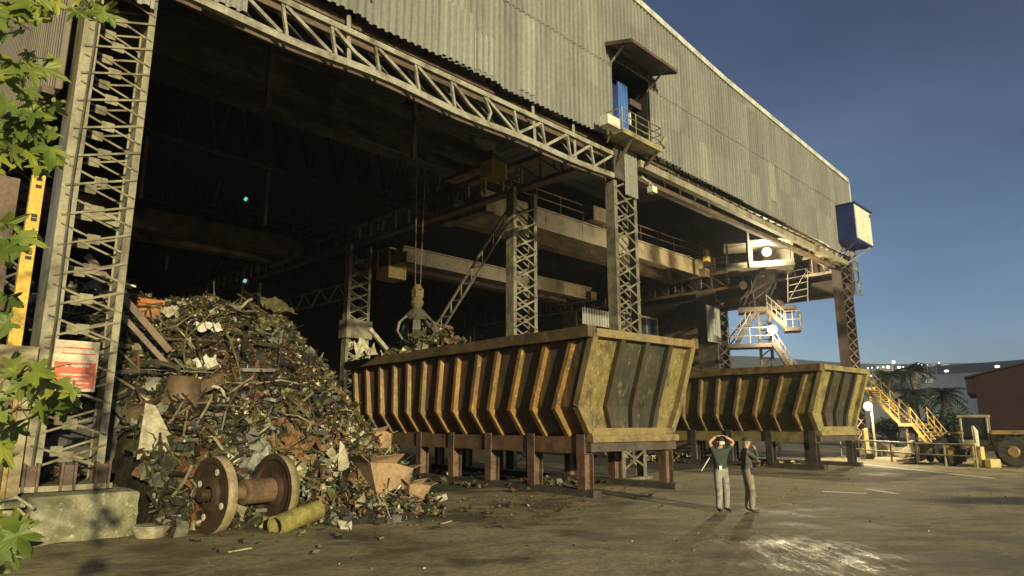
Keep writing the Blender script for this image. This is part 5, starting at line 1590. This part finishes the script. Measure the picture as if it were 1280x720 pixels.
def hand_mesh(wrist, dirv, palm_n, curl):
    """palm and five fingers, in the person's frame"""
    dirv = dirv.normalized(); side = dirv.cross(palm_n).normalized(); pn_ = side.cross(dirv).normalized()
    out = [skin_mesh('palm', [wrist, wrist + dirv * .05, wrist + dirv * .095], [(0, 1), (1, 2)], [(.024, .018), (.04, .017), (.036, .014)], 1)]
    for k, (off, L_) in enumerate(((-.03, .062), (-.01, .074), (.011, .07), (.031, .055))):
        b0 = wrist + dirv * .08 + side * off
        v = [b0]; d_ = dirv.copy()
        for s_ in range(3):
            d_ = (d_ + pn_ * curl * (.45 + .3 * s_)).normalized(); v.append(v[-1] + d_ * L_ * (.45, .32, .25)[s_])
        out.append(skin_mesh('finger', v, [(0, 1), (1, 2), (2, 3)], [.0095, .009, .008, .007], 1))
    b0 = wrist + dirv * .025 - side * .03
    d1 = (dirv * .7 - side * .8 + pn_ * .25).normalized()
    out.append(skin_mesh('thumb', [b0, b0 + d1 * .035, b0 + d1 * .035 + (dirv + pn_ * .4).normalized() * .032], [(0, 1), (1, 2)], [.013, .011, .009], 1))
    return out
def person(label, loc, rotz, J, mats, tops, extra):
    """J: joint positions in the person's frame (x right, y forward)"""
    p = thing('person', label, 'person', loc, rotz)
    V = {k: Vector(v) for k, v in J.items()}
    names = list(V)
    edges = [('pelvis', 'belly'), ('belly', 'chest'), ('chest', 'neck'), ('neck', 'head0'), ('head0', 'head1'), ('head1', 'head2')]
    for s_ in 'lr':
        edges += [('chest', 'sh_' + s_), ('sh_' + s_, 'el_' + s_), ('el_' + s_, 'wr_' + s_), ('pelvis', 'hip_' + s_), ('hip_' + s_, 'kn_' + s_), ('kn_' + s_, 'an_' + s_), ('an_' + s_, 'toe_' + s_)]
    rad = dict(pelvis=(.16, .125), belly=(.155, .125), chest=(.175, .13), neck=.058, head0=(.07, .085), head1=(.082, .1), head2=(.055, .065))
    for s_ in 'lr':
        rad.update({'sh_' + s_: .07, 'el_' + s_: .048, 'wr_' + s_: .032, 'hip_' + s_: .112, 'kn_' + s_: .088, 'an_' + s_: .074, 'toe_' + s_: (.05, .035)})
    me = skin_mesh('body', [V[k] for k in names], [(names.index(a), names.index(b)) for a, b in edges], [rad[k] for k in names])
    waist = V['pelvis'].z + .07
    for f in me.polygons:
        c_ = f.center
        def near(a, b, r_):
            ab = b - a; u = max(0, min(1, (c_ - a).dot(ab) / ab.length_squared)); return (c_ - (a + ab * u)).length < r_, u
        idx = 1 if c_.z > waist else 2
        if c_.z < .1: idx = 3
        for s_ in 'lr':
            n1, u1 = near(V['sh_' + s_], V['el_' + s_], .085); n2, u2 = near(V['el_' + s_], V['wr_' + s_], .08)
            if n2 and (u2 > tops['fore']): idx = 0
            elif n1 and u1 > tops['upper'] and c_.z > V['chest'].z: idx = 0
        if (c_ - V['head1']).length < .17 or c_.z > V['neck'].z + .015 and (c_ - V['neck']).length < .11: idx = 0
        f.material_index = idx
    parts = [(me, None)]
    for s_ in 'lr':
        dv = (V['hand_' + s_] if ('hand_' + s_) in V else Vector()) if False else extra['hand_' + s_]
        for h in hand_mesh(V['wr_' + s_], Vector(dv[0]), Vector(dv[1]), dv[2]): parts.append((h, 0))
    # nose, ears and brow
    fd = Vector(extra['face']).normalized(); sd = fd.cross(Vector((0, 0, 1))).normalized(); hc = V['head1']
    parts.append((skin_mesh('nose', [hc + fd * .085 + Vector((0, 0, .015)), hc + fd * .115 - Vector((0, 0, .015)), hc + fd * .095 - Vector((0, 0, .028))], [(0, 1), (1, 2)], [.01, .014, .012], 1), 0))
    for q in (-1, 1):
        parts.append((skin_mesh('ear', [hc + sd * .078 * q + Vector((0, 0, .02)), hc + sd * .09 * q - Vector((0, 0, .025))], [(0, 1)], [.014, .011], 1), 0))
    body_me = join_mesh(parts)
    for m_ in mats: body_me.materials.append(m_)
    bo_ = bpy.data.objects.new('body', body_me); COL.objects.link(bo_); bo_.parent = p
    ey = MB()
    for q in (-1, 1):
        c_ = hc + fd * .096 + sd * .032 * q + Vector((0, 0, .022)); ey.tube([c_, c_ + fd * .006], .011, 8)
    ey.build('eyes', M['hair'], p)
    mo_ = MB(); c_ = hc + fd * .098 - Vector((0, 0, .05)); mo_.bar(c_ - sd * .022, c_ + sd * .022, .008, .009); mo_.build('mouth', plain('lips', (.3, .13, .1), .6), p)
    return p, V, fd, sd, hc
def cap_mesh(hc, fd, r_, z0, brim, name, mat, parent):
    bm = bmesh.new(); bmesh.ops.create_uvsphere(bm, u_segments=20, v_segments=12, radius=1)
    dead = [v for v in bm.verts if v.co.z < -.25]
    bmesh.ops.delete(bm, geom=dead, context='VERTS')
    ang_ = math.atan2(fd.y, fd.x)
    mt_ = Matrix.Translation(hc + Vector((0, 0, z0))) @ Matrix.Rotation(ang_, 4, 'Z') @ Matrix.Diagonal((r_ * 1.22, r_, r_ * .95, 1))
    bm.transform(mt_)
    me = bpy.data.meshes.new(name); bm.to_mesh(me); bm.free(); me.materials.append(mat)
    o = bpy.data.objects.new(name, me); COL.objects.link(o); o.parent = parent
    for f in me.polygons: f.use_smooth = True
    solid(o, .006)
    if brim:
        b_ = MB(); sd = fd.cross(Vector((0, 0, 1))).normalized(); c_ = hc + fd * .1 + Vector((0, 0, z0 - .01))
        b_.add([c_ - sd * .075, c_ + sd * .075, c_ + sd * .055 + fd * .075 - Vector((0, 0, .015)), c_ - sd * .055 + fd * .075 - Vector((0, 0, .015))], [(0, 1, 2, 3)])
        solid(b_.build('brim', mat, o), .006)
    return o
# left person: hands on the head, looking up to the left of the camera
pl = ground(904, 640)
J = dict(pelvis=(0, 0, .96), belly=(0, .01, 1.12), chest=(0, 0, 1.34), neck=(0, .01, 1.53), head0=(0, .03, 1.6), head1=(0, .045, 1.67), head2=(0, .03, 1.755),
         sh_l=(-.19, 0, 1.44), el_l=(-.36, .1, 1.66), wr_l=(-.14, .06, 1.8), sh_r=(.19, 0, 1.44), el_r=(.37, .1, 1.66), wr_r=(.14, .06, 1.8),
         hip_l=(-.1, 0, .9), kn_l=(-.11, .03, .49), an_l=(-.12, -.02, .09), toe_l=(-.15, .15, .045), hip_r=(.1, 0, .9), kn_r=(.12, .05, .49), an_r=(.13, .02, .09), toe_r=(.17, .18, .045))
p1, V, fd, sd, hc = person('person in dark green T-shirt and grey trousers with both hands on the head', pl, R(200), J, [M['skin'], M['shirt'], M['trouser_grey'], M['shoe']], dict(fore=-1, upper=.6),
      dict(hand_l=((.9, .0, .25), (.1, 0, -1), .5), hand_r=((-.9, .0, .25), (-.1, 0, -1), .5), face=(0, 1, .12)))
cap_mesh(hc, fd, .098, .03, False, 'hair', M['hair'], p1)
mk_ = MB()
vs = []
for j, (z, o_) in enumerate(((.0, .104), (-.03, .125), (-.065, .112), (-.09, .08))):
    for i in range(7):
        a = (i - 3) / 3 * 1.15
        vs.append(hc + fd * (math.cos(a) * o_) + sd * (math.sin(a) * .092) + Vector((0, 0, z)))
mk_.add(vs, [(j * 7 + i, j * 7 + i + 1, j * 7 + i + 8, j * 7 + i + 7) for j in range(3) for i in range(6)])
solid(mk_.build('face_mask', M['mask'], p1, smooth=True), .004)
MB().box((.1, .125, 1.05), (.08, .03, .1)).build('belt_pouch', M['mask'], p1, bevel=.01)
# right person: dark cap and jacket, hand raised to the mouth, looking up to the right
pr = ground(938, 641)
J = dict(pelvis=(0, 0, .96), belly=(0, -.01, 1.12), chest=(0, -.03, 1.34), neck=(0, -.01, 1.53), head0=(0, .025, 1.6), head1=(0, .03, 1.67), head2=(0, -.0, 1.755),
         sh_l=(-.2, -.02, 1.43), el_l=(-.25, .05, 1.15), wr_l=(-.12, .24, 1.2), sh_r=(.2, -.02, 1.43), el_r=(.24, .2, 1.25), wr_r=(.08, .2, 1.49),
         hip_l=(-.1, 0, .9), kn_l=(-.12, .03, .49), an_l=(-.14, -.02, .09), toe_l=(-.18, .15, .045), hip_r=(.1, 0, .9), kn_r=(.13, .04, .49), an_r=(.16, .0, .09), toe_r=(.2, .17, .045))
p2, V, fd, sd, hc = person('person in dark cap, dark jacket and taupe trousers, one hand raised to the mouth', pr, R(-94), J, [M['skin'], M['jacket'], M['trouser_brown'], M['shoe']], dict(fore=.88, upper=2),
      dict(hand_l=((.6, .3, .1), (0, .5, -1), .5), hand_r=((-.35, -.25, .9), (-.5, -.8, 0), .6), face=(0, 1, .15)))
cap_mesh(hc, fd, .102, .03, True, 'cap', M['shirt'], p2)
MB().tube([(-.15, 0, 1.02), (-.1, .12, 1.02), (.1, .12, 1.02), (.16, 0, 1.02), (.1, -.13, 1.02), (-.1, -.13, 1.02), (-.15, 0, 1.02)], .018, 6).build('belt', M['hair'], p2)
MB().box((.16, .08, .98), (.07, .12, .16)).build('belt_pouch', M['hair'], p2, bevel=.015)

# ------------------------------------------------------------------ foreground plane tree
tree = thing('plane_tree', 'plane tree reaching lobed green leaves in from the left edge', 'tree', (-6.3, 4.6, 0))
T0 = Vector((-6.3, 4.6, 0))
MB().tube([(0, 0, 0), (.05, 0, 1.4), (-.05, .05, 3.0), (.05, .1, 4.6), (0, .15, 6.4)], [.26, .22, .19, .14, .07], 12).build('trunk', M['bark'], tree, smooth=True)
def leaf_outline():
    pts = []
    tips = [(-125, .62), (-58, .92), (0, 1.12), (58, .92), (125, .62)]
    for k, (a, r_) in enumerate(tips):
        for da, f in ((-20, .58), (-9, .86), (-7, .8), (0, 1.0), (7, .8), (9, .86), (20, .58)):
            pts.append((math.radians(a + da), r_ * f))
        if k < 4:
            pts.append((math.radians((a + tips[k + 1][0]) / 2), .42))
    return [(math.sin(a) * r_, math.cos(a) * r_) for a, r_ in pts] + [(.06, -.08), (-.06, -.08)]
OUT = leaf_outline()
def leaf(m, c, nrm, up, S):
    nrm = nrm.normalized(); x = up.cross(nrm).normalized(); y = nrm.cross(x)
    cup = rnd.uniform(-.22, .1); fold = rnd.uniform(.05, .35)
    ju = rnd.uniform(.75, 1.1); jv = rnd.uniform(.8, 1.15); curl = rnd.uniform(-.35, .15); sk_ = rnd.uniform(-.2, .2)
    vs = [c + (x * (u * ju + v * sk_) + y * v * jv * rnd.uniform(.93, 1.07)) * S + nrm * (S * curl * max(0, v) ** 2) + nrm * (S * (cup * (u * u + v * v) + fold * abs(u) * .5 + rnd.uniform(-.02, .02))) for u, v in OUT]
    vs.append(c + y * .05 * S)
    n = len(OUT)
    m.add(vs, [(n, i, (i + 1) % n) for i in range(n)])
lf = MB(); br_n = 0
clusters = [  # screen hints turned into points in space: centre, spread, count
    ((18, 18), (26, 20), 26, 4.6), ((58, 6), (24, 12), 14, 4.8), ((118, 10), (22, 12), 12, 5.0), ((28, 85), (34, 25), 26, 4.6), ((38, 150), (36, 30), 34, 4.7), ((52, 195), (22, 16), 14, 4.8), ((10, 190), (20, 30), 12, 4.5),
    ((18, 302), (20, 20), 13, 4.4), ((6, 385), (14, 11), 6, 4.3), ((30, 470), (36, 20), 20, 4.3), ((66, 500), (26, 15), 13, 4.4), ((18, 515), (22, 16), 10, 4.2), ((4, 565), (10, 14), 5, 4.1), ((10, 668), (18, 26), 16, 4.0)]
limbs = []
for (cx_, cy_), (sx_, sy_), n_, Y in clusters:
    c0 = at(cx_, cy_, Y); end = c0 - T0
    z_base = max(1.0, min(5.6, end.z * .75 + .6))
    root = Vector((0, .06, z_base)); mid = (root + end) / 2 + Vector((0, 0, .25))
    edge = at(cx_ - sx_ * .2, cy_, Y) - T0
    limbs.append(MB().tube([root, mid, edge], [.05, .022, .006], 6))
    for k in range(int(n_ * .8)):
        p = at(cx_ + rnd.gauss(0, sx_ * .62), cy_ + rnd.gauss(0, sy_ * .62), Y + rnd.gauss(0, .25)) - T0
        nr = Vector((.45, -.75, .4)) + Vector((rnd.gauss(0, .45), rnd.gauss(0, .45), rnd.gauss(0, .4)))
        up = Vector((rnd.gauss(0, .7), rnd.gauss(0, .3), -.6 + rnd.gauss(0, .5)))
        leaf(lf, p, nr, up, rnd.uniform(.08, .17))
        if k % 2 == 0: limbs[-1].tube([edge, (edge + p) / 2 + Vector((0, 0, .05)), p], [.008, .005, .003], 4)
# leaves out of the picture round the trunk
for k in range(900):
    p = Vector((rnd.gauss(-.4, .9), rnd.gauss(0, 1.2), rnd.uniform(2.2, 7.2)))
    q = p + T0
    if q.x > -4.9 - .0 or q.x / max(q.y, .1) > -.86: continue
    leaf(lf, p, Vector((rnd.gauss(0, 1), rnd.gauss(0, 1), .6)), Vector((rnd.gauss(0, 1), rnd.gauss(0, 1), -.5)), rnd.uniform(.07, .13))
lf.build('crown', M['leaf'], tree)
for l in limbs: l.build('limb', M['bark'], tree)

# ------------------------------------------------------------------ light, sky, camera
SUN_EL = R(11)
la = R(18)
light_dir = Matrix.Rotation(-la, 3, 'Z') @ Vector((-EY, EX, 0)) * math.cos(SUN_EL) + Vector((0, 0, -math.sin(SUN_EL)))   # nearly square on to the hall front
sd_ = bpy.data.lights.new('sun', 'SUN'); sd_.energy = 4.1; sd_.angle = R(1.0); sd_.color = (1, .865, .5)
so = bpy.data.objects.new('sun', sd_); COL.objects.link(so)
so.rotation_euler = light_dir.to_track_quat('-Z', 'Y').to_euler()

wd_ = bpy.data.worlds.new('World'); scene.world = wd_; wd_.use_nodes = True
nt = wd_.node_tree; bg = nt.nodes['Background']
sky = N(nt, 'ShaderNodeTexSky', sky_type='NISHITA'); sky.sun_disc = False
sky.sun_elevation = SUN_EL; sky.sun_rotation = math.atan2(-light_dir.x, -light_dir.y)
sky.air_density = 1.2; sky.dust_density = .6; sky.ozone_density = 3.0
tc = N(nt, 'ShaderNodeTexCoord'); sx = N(nt, 'ShaderNodeSeparateXYZ'); nt.links.new(tc.outputs['Generated'], sx.inputs[0])
grad = ramp(nt, sx.outputs[2], [(0.0, (.72, .78, 1.15)), (.125, (.72, .76, 1.05)), (.265, (.7, .66, .74)), (.42, (.59, .46, .53)), (1., (.3, .26, .3))])
mul = mixc(nt, 1.0, sky.outputs[0], grad, 'MULTIPLY')
nz = N(nt, 'ShaderNodeTexNoise'); nz.inputs['Scale'].default_value = 2.6; nz.inputs['Detail'].default_value = 5
mpz = N(nt, 'ShaderNodeMapping'); mpz.inputs['Scale'].default_value = (1, 1, 2.6); nt.links.new(tc.outputs['Generated'], mpz.inputs[0]); nt.links.new(mpz.outputs[0], nz.inputs['Vector'])
mul = mixc(nt, 1.0, mul, ramp(nt, nz.outputs['Fac'], [(.3, (.76, .77, .8)), (.7, (1.18, 1.17, 1.13))]), 'MULTIPLY')
nt.links.new(mul, bg.inputs['Color']); bg.inputs['Strength'].default_value = .1

hz = MB().span((-160, -25, -1), (420, 720, 95))
hm_, hnt, hb = new_mat('yard_haze')
hnt.nodes.remove(hb)
pv = N(hnt, 'ShaderNodeVolumePrincipled')
pv.inputs['Color'].default_value = (.72, .82, 1, 1)
pv.inputs['Density'].default_value = .0004
pv.inputs['Anisotropy'].default_value = .35
hnt.links.new(pv.outputs[0], hnt.nodes['Material Output'].inputs['Volume'])
tag(hz.build('haze', hm_), 'thin evening haze over the yard', kind='stuff')

cd = bpy.data.cameras.new('camera'); cam = bpy.data.objects.new('camera', cd); COL.objects.link(cam)
cam.location = (0, 0, CAM_H); cam.rotation_euler = (R(90) + PITCH, 0, 0)
cd.sensor_width = 36; cd.lens = 36 * F_PX / 1280; cd.clip_start = .05; cd.clip_end = 6000
scene.camera = cam
scene.render.engine = 'CYCLES'
scene.cycles.use_denoising = True
scene.cycles.max_bounces = 6; scene.cycles.diffuse_bounces = 3; scene.cycles.glossy_bounces = 2
scene.cycles.sample_clamp_indirect = 4
scene.cycles.caustics_reflective = False; scene.cycles.caustics_refractive = False
scene.view_settings.view_transform = 'Standard'; scene.view_settings.look = 'None'
scene.view_settings.exposure = 0.5; scene.view_settings.gamma = 1
